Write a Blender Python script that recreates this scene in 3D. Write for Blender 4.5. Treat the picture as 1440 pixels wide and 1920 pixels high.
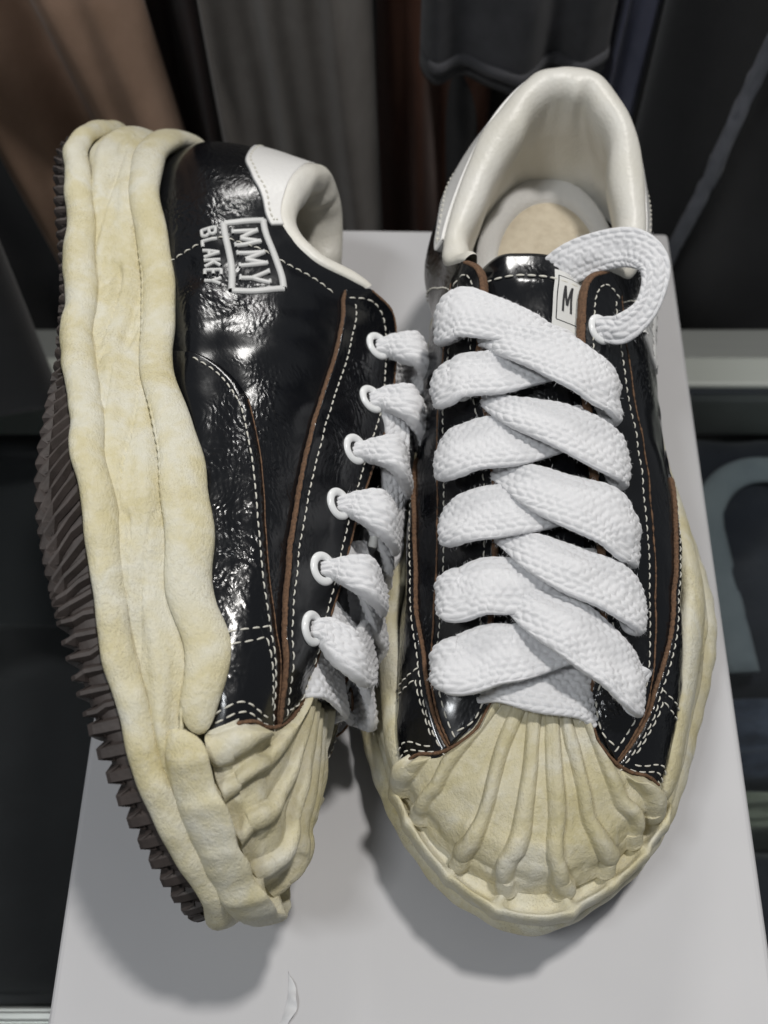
import bpy, bmesh, math, random
import numpy as np
random.seed(7)
scene = bpy.context.scene
for o in list(bpy.data.objects): bpy.data.objects.remove(o)

# ---------------------------------------------------------------- camera, world, lights, exposure
CAM_LOC = (0, -.225, .410)
cd = bpy.data.cameras.new('camera'); cam = bpy.data.objects.new('camera', cd); scene.collection.objects.link(cam)
cam.location = CAM_LOC; cam.rotation_euler = (math.radians(90 - 59.6), 0, 0)
cd.sensor_fit = 'VERTICAL'; cd.sensor_height = 36; cd.sensor_width = 36; cd.lens = 36 * 2200 / 1920
cd.clip_start = .01; cd.clip_end = 50
cd.dof.use_dof = True; cd.dof.focus_distance = .365; cd.dof.aperture_fstop = 12
scene.camera = cam
wd = bpy.data.worlds.new('World'); scene.world = wd; wd.use_nodes = True
wd.node_tree.nodes['Background'].inputs[0].default_value = (.92, .96, 1, 1)
wd.node_tree.nodes['Background'].inputs[1].default_value = .15
def area(name, loc, target, size, energy, col=(1, 1, 1), shape='DISK', size_y=None):
    l = bpy.data.lights.new(name, 'AREA'); l.shape = shape; l.size = size; l.energy = energy; l.color = col
    if size_y: l.size_y = size_y
    o = bpy.data.objects.new(name, l); scene.collection.objects.link(o); o.location = loc
    from mathutils import Vector
    o.rotation_euler = (Vector(target) - Vector(loc)).to_track_quat('-Z', 'Y').to_euler()
    return o
area('ceiling_spot', (.32, .17, 1.62), (0, 0, .03), .13, 14.2, (1, .97, .93))
area('fill_panel', (-.50, -.42, 1.40), (0, .1, .03), .30, 6.0, (.95, .98, 1), 'RECTANGLE', .10)  # added fill from the camera side, brightens the garment fronts and toes
area('rear_spot', (.02, 1.35, 1.02), (0, 0, .05), .34, 6.5, (1, .98, .95), 'RECTANGLE', .16)
vs = scene.view_settings
vs.view_transform = 'Standard'; vs.look = 'None'; vs.exposure = 0; vs.gamma = 1

# ---------------------------------------------------------------- materials
def mat(name, col, rough=.5, **kw):
    m = bpy.data.materials.new(name); m.use_nodes = True
    b = m.node_tree.nodes['Principled BSDF']; b.inputs['Base Color'].default_value = (*col, 1); b.inputs['Roughness'].default_value = rough
    for k, v in kw.items(): b.inputs[k].default_value = v
    return m
class NT:
    """small helper to wire nodes"""
    def __init__(s, m): s.t = m.node_tree; s.b = s.t.nodes['Principled BSDF']; s.co = s.t.nodes.new('ShaderNodeTexCoord').outputs['Object']
    def n(s, ty, ins=None, **props):
        x = s.t.nodes.new(ty)
        for k, v in props.items(): setattr(x, k, v)
        for k, v in (ins or {}).items(): s.set(x.inputs[k], v)
        return x
    def set(s, inp, v):
        if hasattr(v, 'is_output'): s.t.links.new(v, inp)
        else: inp.default_value = v
    def noise(s, scale, detail=3, rough=.55, vec=None, dist=0):
        return s.n('ShaderNodeTexNoise', {'Vector': vec or s.co, 'Scale': scale, 'Detail': detail, 'Roughness': rough, 'Distortion': dist}).outputs['Fac']
    def voro(s, scale, vec=None, feature='F1', rnd=1):
        return s.n('ShaderNodeTexVoronoi', {'Vector': vec or s.co, 'Scale': scale, 'Randomness': rnd}, feature=feature).outputs['Distance']
    def ramp(s, f, stops):
        r = s.n('ShaderNodeValToRGB', {'Fac': f}); e = r.color_ramp.elements
        while len(e) < len(stops): e.new(.5)
        for x, (p, c) in zip(e, stops):
            x.position = p; x.color = (*c, 1) if len(c) == 3 else c
        return r.outputs['Color']
    def math(s, op, a, b=0.): return s.n('ShaderNodeMath', {0: a, 1: b}, operation=op).outputs[0]
    def map(s, scale, rot=(0, 0, 0)): return s.n('ShaderNodeMapping', {'Vector': s.co, 'Scale': scale, 'Rotation': rot}).outputs[0]
    def mix(s, f, a, b): 
        x = s.n('ShaderNodeMix', {'Factor': f}, data_type='RGBA'); s.set(x.inputs[6], a); s.set(x.inputs[7], b); return x.outputs[2]
    def bump(s, h, strength, dist, normal=None):
        d = {'Height': h, 'Strength': strength, 'Distance': dist}
        if normal is not None: d['Normal'] = normal
        return s.n('ShaderNodeBump', d).outputs[0]
    def inp(s, k, v): s.set(s.b.inputs[k], v)

def patent(name, crinkle, zones):
    m = mat(name, (.004, .0045, .006), .2); t = NT(m)
    w = t.n('ShaderNodeVectorMath', {0: t.co, 1: t.n('ShaderNodeVectorMath', {0: t.n('ShaderNodeTexNoise', {'Vector': t.co, 'Scale': 45, 'Detail': 2}).outputs['Color'], 'Scale': .016}, operation='SCALE').outputs[0]}, operation='ADD').outputs[0]
    mp = t.n('ShaderNodeMapping', {'Vector': w, 'Scale': (1, .5, 1), 'Rotation': (.4, .3, .35)}).outputs[0]
    v = t.voro(760, mp, 'SMOOTH_F1'); f = t.noise(1100, 2, .6, mp)
    patch = t.ramp(t.noise(24, 2, .5), [(zones, (.06,) * 3), (zones + .2, (1,) * 3)])
    h = t.math('MULTIPLY', t.math('ADD', t.math('MULTIPLY', v, -1.), t.math('MULTIPLY', f, .35)), patch)
    big = t.noise(70, 2, .5, mp)
    nb = t.bump(big, .055, .004); nb = t.bump(h, crinkle, .0009, nb)
    t.inp('Normal', nb)
    t.inp('Roughness', t.ramp(t.noise(150, 3), [(.3, (.17,) * 3), (.75, (.27,) * 3)]))
    t.inp('Coat Weight', .25); t.inp('Coat Roughness', .12)
    return m
M = {}
M['patent'] = patent('black_patent_leather', .48, .43)
M['patent_crinkle'] = patent('black_crinkled_leather', .5, .40)

def rubber(name, a, b, c, dirt):
    m = mat(name, a, .62); t = NT(m)
    n1 = t.noise(38, 4, .6, dist=.4); n2 = t.noise(240, 4, .65)
    col = t.ramp(n1, [(.30, c), (.46, b), (.60, a), (.75, b)])
    sp = t.ramp(t.noise(1700, 2, .7), [(.36, (1, 1, 1)), (.46, (0, 0, 0))])
    zone = t.ramp(t.noise(45, 2), [(.44, (0,) * 3), (.66, (.5,) * 3)])
    col = t.mix(t.math('MULTIPLY', sp, zone), col, (*dirt, 1))
    col = t.mix(t.ramp(n2, [(.45, (0,) * 3), (.8, (.35,) * 3)]), col, (.80, .78, .72, 1))
    t.inp('Base Color', col)
    fib = t.noise(1500, 3, .7, t.map((1, .45, 1), (.2, .4, .3)))
    t.inp('Normal', t.bump(t.math('ADD', t.math('MULTIPLY', fib, .6), t.math('MULTIPLY', n2, 1.)), .6, .0011))
    t.inp('Roughness', t.ramp(n2, [(.3, (.5,) * 3), (.7, (.72,) * 3)]))
    t.inp('Specular IOR Level', .3)
    return m
M['sole'] = rubber('aged_cream_rubber', (.66, .635, .52), (.62, .565, .375), (.555, .49, .28), (.36, .31, .21))
M['toe'] = rubber('aged_cream_toe', (.62, .595, .49), (.585, .535, .365), (.52, .465, .275), (.36, .31, .21))

m = M['outsole'] = mat('dark_brown_rubber', (.060, .047, .043), .62); t = NT(m)
t.inp('Base Color', t.ramp(t.noise(120, 4), [(.35, (.032, .025, .0225)), (.7, (.055, .043, .039))])); t.inp('Normal', t.bump(t.noise(700, 3), .25, .0006))
m = M['lining'] = mat('off_white_lining_leather', (.74, .715, .65), .42); t = NT(m)
t.inp('Normal', t.bump(t.voro(850, None, 'SMOOTH_F1'), .22, .0005, t.bump(t.noise(60, 3), .12, .004))); t.inp('Base Color', t.ramp(t.noise(40, 3), [(.35, (.70, .675, .60)), (.7, (.77, .75, .70))]))
m = M['white_leather'] = mat('white_leather', (.80, .79, .77), .4); t = NT(m)
t.inp('Normal', t.bump(t.voro(700, None, 'SMOOTH_F1'), .2, .0005))
m = M['suede_edge'] = mat('raw_brown_leather_edge', (.19, .095, .045), .9); t = NT(m)
t.inp('Base Color', t.ramp(t.noise(1300, 3), [(.3, (.08, .043, .024)), (.7, (.20, .11, .06))])); t.inp('Normal', t.bump(t.noise(2200, 3), .7, .0006))
M['grey_edge'] = mat('grey_cut_edge', (.35, .35, .35), .8)
M['thread'] = mat('waxed_white_thread', (.62, .60, .53), .6)
m = M['embroidery'] = mat('silver_white_embroidery', (.62, .62, .61), .38); m.node_tree.nodes['Principled BSDF'].inputs['Sheen Weight'].default_value = .4
M['eyelet'] = mat('white_enamel_eyelet', (.82, .83, .83), .18)
m = M['lace'] = mat('white_cotton_lace', (.74, .74, .755), .85); t = NT(m)
t.inp('Sheen Weight', .25); t.inp('Subsurface Weight', .12); t.inp('Subsurface Radius', (.003, .003, .003)); t.inp('Subsurface Scale', .6)
t.inp('Normal', t.bump(t.noise(2600, 3, .7), .5, .0006))
m = M['towel'] = mat('white_fleece', (.76, .75, .73), .95); t = NT(m); t.inp('Sheen Weight', .4); t.inp('Normal', t.bump(t.noise(1100, 4, .7), .7, .0015))
m = M['insole'] = mat('beige_footbed', (.56, .49, .37), .8); t = NT(m)
t.inp('Base Color', t.ramp(t.noise(260, 4, .6), [(.3, (.50, .43, .32)), (.6, (.58, .51, .39))])); t.inp('Normal', t.bump(t.noise(900, 3), .3, .0008))
M['label_white'] = mat('woven_label', (.62, .62, .60), .75)
M['ink_black'] = mat('black_print', (.012, .012, .014), .7)
M['ink_red'] = mat('red_print', (.45, .05, .06), .7)
M['aglet'] = mat('clear_plastic_tip', (.75, .75, .72), .15)

m = M['box'] = mat('pale_grey_card', (.60, .60, .63), .48); t = NT(m)
gr = t.noise(260, 3, .6, t.map((1, .05, 1))); big = t.noise(9, 3, .6)
t.inp('Base Color', t.mix(t.ramp(big, [(.3, (0,) * 3), (.75, (1,) * 3)]), (.52, .515, .525, 1), (.57, .565, .575, 1)))
t.inp('Normal', t.bump(gr, .06, .0006, t.bump(big, .08, .01))); t.inp('Specular IOR Level', .25)
M['box_side'] = mat('grey_card_edge', (.42, .40, .41), .6)
M['paper_torn'] = mat('torn_white_paper', (.66, .66, .67), .7)
m = M['alu'] = mat('brushed_aluminium', (.45, .47, .45), .38, Metallic=.85); t = NT(m); t.inp('Normal', t.bump(t.noise(900, 2, .5, t.map((.03, 1, 1))), .15, .0005))
m = M['frame_white'] = mat('pale_grey_frame', (.36, .38, .35), .4)
m = M['glass'] = bpy.data.materials.new('counter_glass'); m.use_nodes = True; nt = m.node_tree
nt.nodes.remove(nt.nodes['Principled BSDF']); out = nt.nodes['Material Output']
tr = nt.nodes.new('ShaderNodeBsdfTransparent'); tr.inputs[0].default_value = (.86, .88, .88, 1)
gl = nt.nodes.new('ShaderNodeBsdfGlossy'); gl.inputs['Roughness'].default_value = .03
fr = nt.nodes.new('ShaderNodeFresnel'); fr.inputs[0].default_value = 1.5
mx = nt.nodes.new('ShaderNodeMixShader'); nt.links.new(fr.outputs[0], mx.inputs[0]); nt.links.new(tr.outputs[0], mx.inputs[1]); nt.links.new(gl.outputs[0], mx.inputs[2]); nt.links.new(mx.outputs[0], out.inputs[0])

def cloth(name, a, b, weave=1500, rough=.95, tw=(1, 1, 1)):
    m = mat(name, a, rough); t = NT(m)
    t.inp('Base Color', t.mix(t.ramp(t.noise(30, 4, .65), [(.35, (0,) * 3), (.7, (1,) * 3)]), (*a, 1), (*b, 1)))
    t.inp('Normal', t.bump(t.noise(weave, 2, .6, t.map(tw)), .5, .0008)); t.inp('Sheen Weight', .15)
    return m
M['cloth_brown'] = cloth('brown_knit', (.31, .195, .13), (.39, .25, .175))
M['cloth_taupe'] = cloth('taupe_cotton', (.135, .120, .108), (.18, .165, .15))
M['cloth_black'] = cloth('black_cotton', (.006, .006, .007), (.011, .011, .013))
M['cloth_maroon'] = cloth('dark_maroon_cotton', (.018, .009, .008), (.030, .014, .011))
M['cloth_denim'] = cloth('charcoal_denim', (.028, .028, .032), (.065, .065, .073), 1200, .9, (1, 1, 3))
M['cloth_navy'] = cloth('slate_blue_cotton', (.07, .075, .12), (.11, .115, .17))
M['cloth_rust'] = cloth('rust_brown_suede', (.10, .038, .02), (.13, .05, .028))
M['cloth_seam'] = cloth('grey_fluffy_seam', (.09, .095, .11), (.15, .155, .18), 900)
M['pale_blue'] = cloth('pale_blue_print', (.20, .235, .265), (.27, .31, .335), 800)
M['cloth_navy_dark'] = cloth('dark_navy_fleece', (.014, .017, .026), (.028, .032, .046))
M['cloth_denimblue'] = cloth('mottled_blue_denim', (.02, .028, .05), (.09, .11, .16), 700)
M['cloth_sage'] = cloth('sage_towelling', (.20, .23, .18), (.30, .33, .27), 900)
M['shelf'] = mat('dark_shelf', (.010, .011, .013), .55)
# ---------------------------------------------------------------- geometry core (shoe in centimetres: x lateral, y heel->toe, z up)
def catmull(P, t, closed):
    """Catmull-Rom through P (n,...) at float index array t."""
    P = np.asarray(P, float); n = len(P); t = np.asarray(t, float)
    if closed:
        i = np.floor(t).astype(int); f = t - i
        g = lambda k: P[(i + k) % n]
    else:
        tt = np.clip(t, 0, n - 1); i = np.minimum(np.floor(tt).astype(int), n - 2); f = tt - i
        Q = np.concatenate([2 * P[:1] - P[1:2], P, 2 * P[-1:] - P[-2:-1]])
        g = lambda k: Q[i + k + 1]
    f = f.reshape(f.shape + (1,) * (P.ndim - 1))
    a, b, c, d = g(-1), g(0), g(1), g(2)
    return .5 * (2 * b + (c - a) * f + (2 * a - 5 * b + 4 * c - d) * f ** 2 + (3 * b - 3 * c + d - a) * f ** 3)

def rocker(y):
    y = np.asarray(y, float)
    return 1.8 * np.clip((y - 18.5) / 12., 0, 1.2) ** 2 + .9 * np.clip((3.6 - y) / 3.6, 0, 1.2) ** 2

# sole plan outline (outermost edge of the bottom bead), heel -> lateral -> toe -> medial
OUTL = [(0, -.7), (2.3, -.1), (3.9, 2.0), (4.4, 5.2), (4.4, 9), (5.0, 12.8), (6.0, 16.2), (6.5, 19.2), (5.65, 22.8), (4.25, 26.5), (2.2, 28.9), (0, 29.9),
        (-2.4, 28.9), (-4.25, 26.6), (-5.4, 23.5), (-6.0, 20.4), (-5.5, 17), (-4.7, 13), (-4.2, 9), (-4.2, 5.2), (-3.8, 2.0), (-2.3, -.1)]
def outline(n):
    """n points evenly spaced round the sole outline -> P(n,2), outward normal(n,2), arc fraction"""
    t = np.linspace(0, len(OUTL), 4001)[:-1]
    p = catmull(OUTL, t, True)
    d = np.linalg.norm(np.roll(p, -1, 0) - p, axis=1); s = np.concatenate([[0], np.cumsum(d)]); L = s[-1]; s = s[:-1]
    q = np.arange(n) / n * L
    ext_s = np.concatenate([s, [L]]); ext_p = np.concatenate([p, p[:1]])
    P = np.stack([np.interp(q, ext_s, ext_p[:, k]) for k in (0, 1)], 1)
    T = np.roll(P, -1, 0) - np.roll(P, 1, 0); T /= np.linalg.norm(T, axis=1)[:, None]
    return P, np.stack([T[:, 1], -T[:, 0]], 1), q / L

# upper: profiles from the feather line (in the sole) to the opening edge; (x, y, z) each
ST = [
 [(0, 1.2, 4.5), (0, .6, 6.3), (0, .5, 8.6), (0, .8, 10.9)],
 [(1.8, 1.6, 4.4), (2.0, 1.1, 6.2), (1.8, 1.0, 8.5), (1.3, 1.2, 10.8)],
 [(3.1, 3.4, 4.3), (3.4, 3.1, 6.0), (3.1, 2.8, 8.1), (2.5, 2.7, 10.2)],
 [(3.5, 5.6, 4.2), (3.9, 5.5, 5.8), (3.8, 5.2, 7.5), (3.3, 4.9, 9.2)],
 [(3.6, 8.0, 4.2), (4.1, 7.9, 5.7), (4.0, 7.6, 7.1), (3.6, 7.2, 8.5)],
 [(3.7, 9.7, 4.2), (4.1, 9.7, 5.7), (3.9, 9.5, 7.3), (3.2, 9.0, 9.1)],
 [(3.8, 11.2, 4.1), (4.2, 11.2, 5.6), (3.9, 11.0, 7.5), (2.4, 10.0, 10.3)],
 [(3.9, 13.0, 4.1), (4.3, 13.0, 5.5), (3.9, 12.6, 7.7), (1.7, 11.0, 10.6)],
 [(4.1, 15.3, 4.0), (4.4, 15.3, 5.3), (3.9, 14.9, 7.6), (1.6, 13.8, 10.1)],
 [(4.3, 17.8, 4.0), (4.6, 17.7, 5.2), (4.0, 17.3, 7.1), (1.6, 16.3, 9.4)],
 [(4.5, 20.3, 4.0), (4.6, 20.2, 5.2), (4.0, 19.8, 6.7), (1.6, 18.8, 8.6)],
 [(4.5, 22.8, 4.1), (4.5, 22.6, 5.2), (3.8, 22.2, 6.3), (1.65, 21.2, 7.8)],
 [(4.3, 25.2, 4.2), (4.3, 25.0, 5.1), (3.5, 24.4, 6.1), (1.7, 22.9, 7.3)],
 [(3.6, 27.0, 4.1), (3.5, 26.75, 4.9), (2.8, 26.0, 5.75), (1.4, 23.9, 6.75)],
 [(2.0, 28.6, 4.2), (1.9, 28.25, 4.9), (1.5, 27.2, 5.7), (.7, 24.3, 6.5)],
 [(0, 29.2, 4.2), (0, 28.85, 4.95), (0, 27.6, 5.75), (0, 24.4, 6.5)],
]
NL = len(ST) - 1                       # stations: 0 heel centre, NL toe centre; lateral 0..NL, medial NL..2NL
def build_stations(which):
    A = np.array(ST, float)
    M = A.copy(); M[..., 0] *= -1
    M[:, 0, 0] *= .97; M[:, 1, 0] *= .97; M[1:5, 2, 0] *= 1.12; M[1:5, 1, 0] *= 1.06
    A[..., 0] -= .42 * np.exp(-((A[..., 1] - 26.3) / 2.6) ** 2) * np.clip(A[..., 0] / 2.5, 0, 1)
    full = np.concatenate([A, M[1:-1][::-1]])
    y = full[..., 1]; z = full[..., 2]
    full[..., 0] += -.8 * np.exp(-((y - 10.5) / 7.) ** 2) * np.clip((z - 4.5) / 4, 0, 1) - .42 * np.exp(-((y - 13.5) / 4.5) ** 2) * np.clip((z - 8.3) / 1.5, 0, 1)
    if which == 'ly':                    # the soft heel of the lying shoe slumps forward
        k = np.clip((9 - y) / 7, 0, 1) * np.clip((z - 5) / 5, 0, 1.2)
        full[..., 1] += 1.9 * k; full[..., 2] -= .95 * k
        full[..., 2] -= .38 * np.clip((y - 24.2) / 2.5, 0, 1) * np.clip((z - 4.8) / 1.2, 0, 1)
        for i, g in ((6, .12), (7, .24), (8, .24), (9, .22), (10, .16), (11, .10)): full[i, 3] += g * (full[i, 3] - full[i, 2])
    return full
NU, NV = 1200, 96
def value_noise(x, y, seed):
    r = np.random.RandomState(seed); tab = r.rand(64, 64)
    xi = np.floor(x).astype(int); yi = np.floor(y).astype(int); fx = x - xi; fy = y - yi
    fx = fx * fx * (3 - 2 * fx); fy = fy * fy * (3 - 2 * fy)
    g = lambda a, b: tab[a % 64, b % 64]
    return (g(xi, yi) * (1 - fx) + g(xi + 1, yi) * fx) * (1 - fy) + (g(xi, yi + 1) * (1 - fx) + g(xi + 1, yi + 1) * fx) * fy
class Upper:
    def __init__(self, which):
        full = build_stations(which); n = len(full)
        u = np.linspace(0, n, NU + 1)[:-1]; v = np.linspace(0, 1, NV)
        prof = catmull(full, u, True)                       # NU,4,3
        self.G = np.swapaxes(catmull(np.swapaxes(prof, 0, 1), v * 3, False), 0, 1)     # NU,NV,3
        self.n = n
        self.normals()
        y = self.G[..., 1]; V = np.broadcast_to(v[None], y.shape); Uu = np.broadcast_to(u[:, None], y.shape)
        w = (value_noise(y * .55 + 3, V * 5, 5) - .5) * .16 + (value_noise(y * 1.5, V * 9 + Uu * .3, 8) - .5) * .07
        w *= np.clip(V * 5, 0, 1) * np.clip((y - 6) / 5, .25, 1)
        self.G = self.G + self.N * w[..., None]
        self.normals()
    def normals(self):
        du = np.roll(self.G, -1, 0) - np.roll(self.G, 1, 0); dv = np.gradient(self.G, axis=1)
        N = np.cross(du, dv); N /= np.linalg.norm(N, axis=2)[..., None] + 1e-9
        c = np.array([0, 15.5, 3.0]); c = np.stack([0 * self.G[..., 0], np.clip(self.G[..., 1], 4, 27), 0 * self.G[..., 0] + 3.5], -1)
        if np.sum((self.G - c) * N) < 0: N = -N
        self.N = N
    def at(self, u, v, off=0.):
        u = np.asarray(u, float) % self.n; v = np.asarray(v, float)
        a = u / self.n * NU; i = np.floor(a).astype(int); fa = (a - i)[..., None]
        vv = np.clip(v, 0, 1) * (NV - 1); j = np.minimum(np.floor(vv).astype(int), NV - 2); fb = (vv - j)[..., None]
        def b(A):
            return (A[i % NU, j] * (1 - fa) + A[(i + 1) % NU, j] * fa) * (1 - fb) + (A[i % NU, j + 1] * (1 - fa) + A[(i + 1) % NU, j + 1] * fa) * fb
        return b(self.G) + b(self.N) * np.asarray(off, float)[..., None]
    def nrm(self, u, v): 
        p = self.at(u, v, 0.); q = self.at(u, v, 1.); return q - p

def rotm(axis, deg):
    a = math.radians(deg); c, s = math.cos(a), math.sin(a)
    return np.array({'x': [[1, 0, 0], [0, c, -s], [0, s, c]], 'y': [[c, 0, s], [0, 1, 0], [-s, 0, c]], 'z': [[c, -s, 0], [s, c, 0], [0, 0, 1]]}[axis])
# placement of the two shoes: mesh space has toe along -Y, side sx for +x_lateral
# upright (left foot): mesh x = +lateral ; lying (right foot): mesh x = -lateral
UP_LOC, UP_ROT = (.0722, .152, 0.), rotm('z', -5.4)
LY_LOC, LY_ROT = (-.1262, .1405, .0555), rotm('z', 9.4) @ rotm('y', 90 - 10)
def to_mesh(P, sx):
    P = np.asarray(P, float); return np.stack([P[..., 0] * sx, -P[..., 1], P[..., 2]], -1) * .01015
def to_world(P, which):
    if which == 'up': return to_mesh(P, 1) @ UP_ROT.T + np.array(UP_LOC)
    return to_mesh(P, -1) @ LY_ROT.T + np.array(LY_LOC)
# ---------------------------------------------------------------- mesh helpers (metres)
def link(me, name, material, parent=None):
    o = bpy.data.objects.new(name, me); scene.collection.objects.link(o)
    if material is not None: me.materials.append(M[material])
    if parent is not None: o.parent = parent
    return o
def tag(o, label, cat=None, group=None, kind=None):
    o['label'] = label
    if cat: o['category'] = cat
    if group: o['group'] = group
    if kind: o['kind'] = kind
    return o
def mesh_from(name, V, Fc, smooth=True):
    me = bpy.data.meshes.new(name); me.from_pydata([tuple(v) for v in np.asarray(V).tolist()], [], [tuple(f) for f in Fc]); me.update()
    if smooth: me.polygons.foreach_set('use_smooth', np.ones(len(me.polygons), bool))
    return me
def grid_faces(nu, nv, cu, cv, base=0, flip=False):
    iu = np.arange(nu if cu else nu - 1); iv = np.arange(nv if cv else nv - 1)
    a, b = np.meshgrid(iu, iv, indexing='ij'); a2 = (a + 1) % nu; b2 = (b + 1) % nv
    q = np.stack([a * nv + b, a2 * nv + b, a2 * nv + b2, a * nv + b2], -1).reshape(-1, 4) + base
    return (q[:, ::-1] if flip else q).tolist()
def fix_normals(me):
    bm = bmesh.new(); bm.from_mesh(me); bmesh.ops.recalc_face_normals(bm, faces=bm.faces); bm.to_mesh(me); bm.free()

class Shoe:
    """builds one sneaker; which = 'up' (left foot, standing) or 'ly' (right foot, on its side)"""
    def __init__(s, which, name):
        s.w = which; s.sx = 1 if which == 'up' else -1
        s.root = bpy.data.objects.new(name, None); scene.collection.objects.link(s.root); s.root.empty_display_size = .05
        s.U = Upper(which)
        E = s.U.at(np.arange(0, s.U.n, .05), np.ones(int(s.U.n / .05)))
        s.Eu = np.arange(0, s.U.n, .05); s.E = E
        # opening edge by y, lateral (u 7..15) and medial (u 15..23)
        k = (s.Eu >= 6.9) & (s.Eu <= 14.6); s.latu, s.laty = s.Eu[k], E[k, 1]
        k = (s.Eu >= 15.4) & (s.Eu <= 23.1); s.medu, s.medy = s.Eu[k][::-1], E[k, 1][::-1]
    def mesh(s, name, V, Fc, smooth=True, fix=False):
        me = mesh_from(name, to_mesh(V, s.sx), Fc, smooth)
        if fix or s.sx < 0: fix_normals(me)
        return me
    def grid(s, name, P, material, cu=False, cv=False, parent=None, smooth=True, caps=False, flip=False):
        nu, nv = P.shape[:2]; F_ = grid_faces(nu, nv, cu, cv, 0, flip)
        if caps and cv:
            F_ += [list(range(nv))[::-1], list(range((nu - 1) * nv, nu * nv))]
        me = s.mesh(name, P.reshape(-1, 3), F_, smooth, fix=caps or (cu and cv))
        return link(me, name, material, parent or s.root)
    # ---- patches on the upper
    def patch(s, name, A, B, material, off=.12, nt=90, nw=18, lift=None, parent=None, under=-.08):
        """ruled patch between two uv polylines A and B (same parameter), with rolled borders"""
        t = np.linspace(0, 1, nt); A = poly(A, t); B = poly(B, t)
        w = np.linspace(0, 1, nw)
        UV = A[:, None] * (1 - w)[None, :, None] + B[:, None] * w[None, :, None]
        e = .012
        w2 = np.concatenate([[-2, -1], np.arange(nw), [nw, nw + 1]])
        UVp = np.pad(UV, ((2, 2), (2, 2), (0, 0)), mode='edge')
        offs = np.full(UVp.shape[:2], float(off))
        offs[1, :] = offs[-2, :] = off * .55; offs[:, 1] = offs[:, -2] = off * .55
        offs[0, :] = offs[-1, :] = under; offs[:, 0] = offs[:, -1] = under
        if lift is not None: offs = offs + lift(UVp)
        P = s.U.at(UVp[..., 0], UVp[..., 1], offs)
        return s.grid(name, P, material, parent=parent)
    def curve(s, uv, off, n=160, arc=True):
        uv = np.asarray(uv, float); t = np.linspace(0, 1, n * 4); q = poly(uv, t)
        P = s.U.at(q[:, 0], q[:, 1], 0.); d = np.concatenate([[0], np.cumsum(np.linalg.norm(np.diff(P, axis=0), axis=1))])
        tt = np.interp(np.linspace(0, d[-1], n), d, t); q = poly(uv, tt)
        return s.U.at(q[:, 0], q[:, 1], off), s.U.nrm(q[:, 0], q[:, 1]), d[-1]
    def cord(s, name, P, N, rw, rh, material, parent=None, nseg=10, jitter=0., taper=True):
        """rounded cord along P lying on normals N"""
        n = len(P); T = np.gradient(P, axis=0); T /= np.linalg.norm(T, axis=1)[:, None] + 1e-9
        B = np.cross(N, T); B /= np.linalg.norm(B, axis=1)[:, None] + 1e-9; Nn = np.cross(T, B)
        a = np.linspace(0, 2 * math.pi, nseg, endpoint=False)
        r = np.random.RandomState(len(P)); k = 1 + jitter * (r.rand(n, 1) - .5)
        if taper: 
            e = np.minimum(np.arange(n), np.arange(n)[::-1]) / 3.; k = k * np.clip(.35 + e, 0, 1)[:, None] ** .5
        G = P[:, None] + (B[:, None] * (np.cos(a)[None, :, None] * rw) + Nn[:, None] * (np.sin(a)[None, :, None] * rh)) * k[:, :, None]
        return s.grid(name, G, material, cv=True, caps=True, parent=parent)
    def stitches(s, name, lines, off=.17, pitch=.31, fill=.88, r=.025, parent=None, material='thread'):
        Vs, Fs = [], []
        ring = [(math.cos(a), math.sin(a)) for a in np.linspace(0, 2 * math.pi, 6, endpoint=False)]
        rr = random.Random(3)
        for uv in lines:
            o_ = off
            if len(uv) == 2 and isinstance(uv[1], (int, float)): uv, o_ = uv
            P, N, L = s.curve(uv, o_, 400); n = max(2, int(L / pitch)); idx = np.linspace(0, 399, n + 1)
            for i in range(n):
                a = idx[i]; b = a + (idx[1] - idx[0]) * fill
                ts = np.linspace(a, b, 5); C = np.stack([np.interp(ts, np.arange(400), P[:, k]) for k in range(3)], 1)
                Nn = np.stack([np.interp(ts, np.arange(400), N[:, k]) for k in range(3)], 1)
                T = C[-1] - C[0]; T /= np.linalg.norm(T) + 1e-9; Bv = np.cross(Nn[2], T); Bv /= np.linalg.norm(Bv) + 1e-9; Nv = np.cross(T, Bv)
                sk = rr.uniform(-.35, .35)
                base = len(Vs)
                for j in range(5):
                    k = (.35, .9, 1, .9, .35)[j]; dz = (-.05, -.005, .012, -.005, -.05)[j]
                    for cx, cy in ring: Vs.append(C[j] + Nv * dz + (Bv * cx * 1.15 + Nv * cy * .8) * r * k + Bv * sk * r * (j - 2) * .5)
                for j in range(4):
                    for q in range(6):
                        Fs.append((base + j * 6 + q, base + j * 6 + (q + 1) % 6, base + (j + 1) * 6 + (q + 1) % 6, base + (j + 1) * 6 + q))
        me = s.mesh(name, np.array(Vs), Fs, True, fix=True)
        return link(me, name, material, parent or s.root)
    # ---- instep frame for laces: q in [-1,1] across the throat, beyond +-1 down the eyestay
    def throat(s, q, y, h):
        ul = np.interp(y, s.laty, s.latu); um = np.interp(y, s.medy, s.medu)
        L = s.U.at(ul, 1.); Mm = s.U.at(um, 1.)
        nl, nm = s.U.nrm(ul, .97), s.U.nrm(um, .97)
        if abs(q) <= 1:
            k = (q + 1) / 2; p = Mm * (1 - k) + L * k; nn = nm * (1 - k) + nl * k; nn /= np.linalg.norm(nn)
            p = p + nn * (.30 * (1 - q * q)); return p + nn * h
        u, sgn = (ul, 1) if q > 0 else (um, -1)
        d = (abs(q) - 1) * 1.6; v = 1.
        p0 = s.U.at(u, 1.); p1 = s.U.at(u, .8); v = 1 - .2 * d / (np.linalg.norm(p1 - p0) + 1e-6)
        return s.U.at(u, v) + s.U.nrm(u, v) * h
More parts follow.
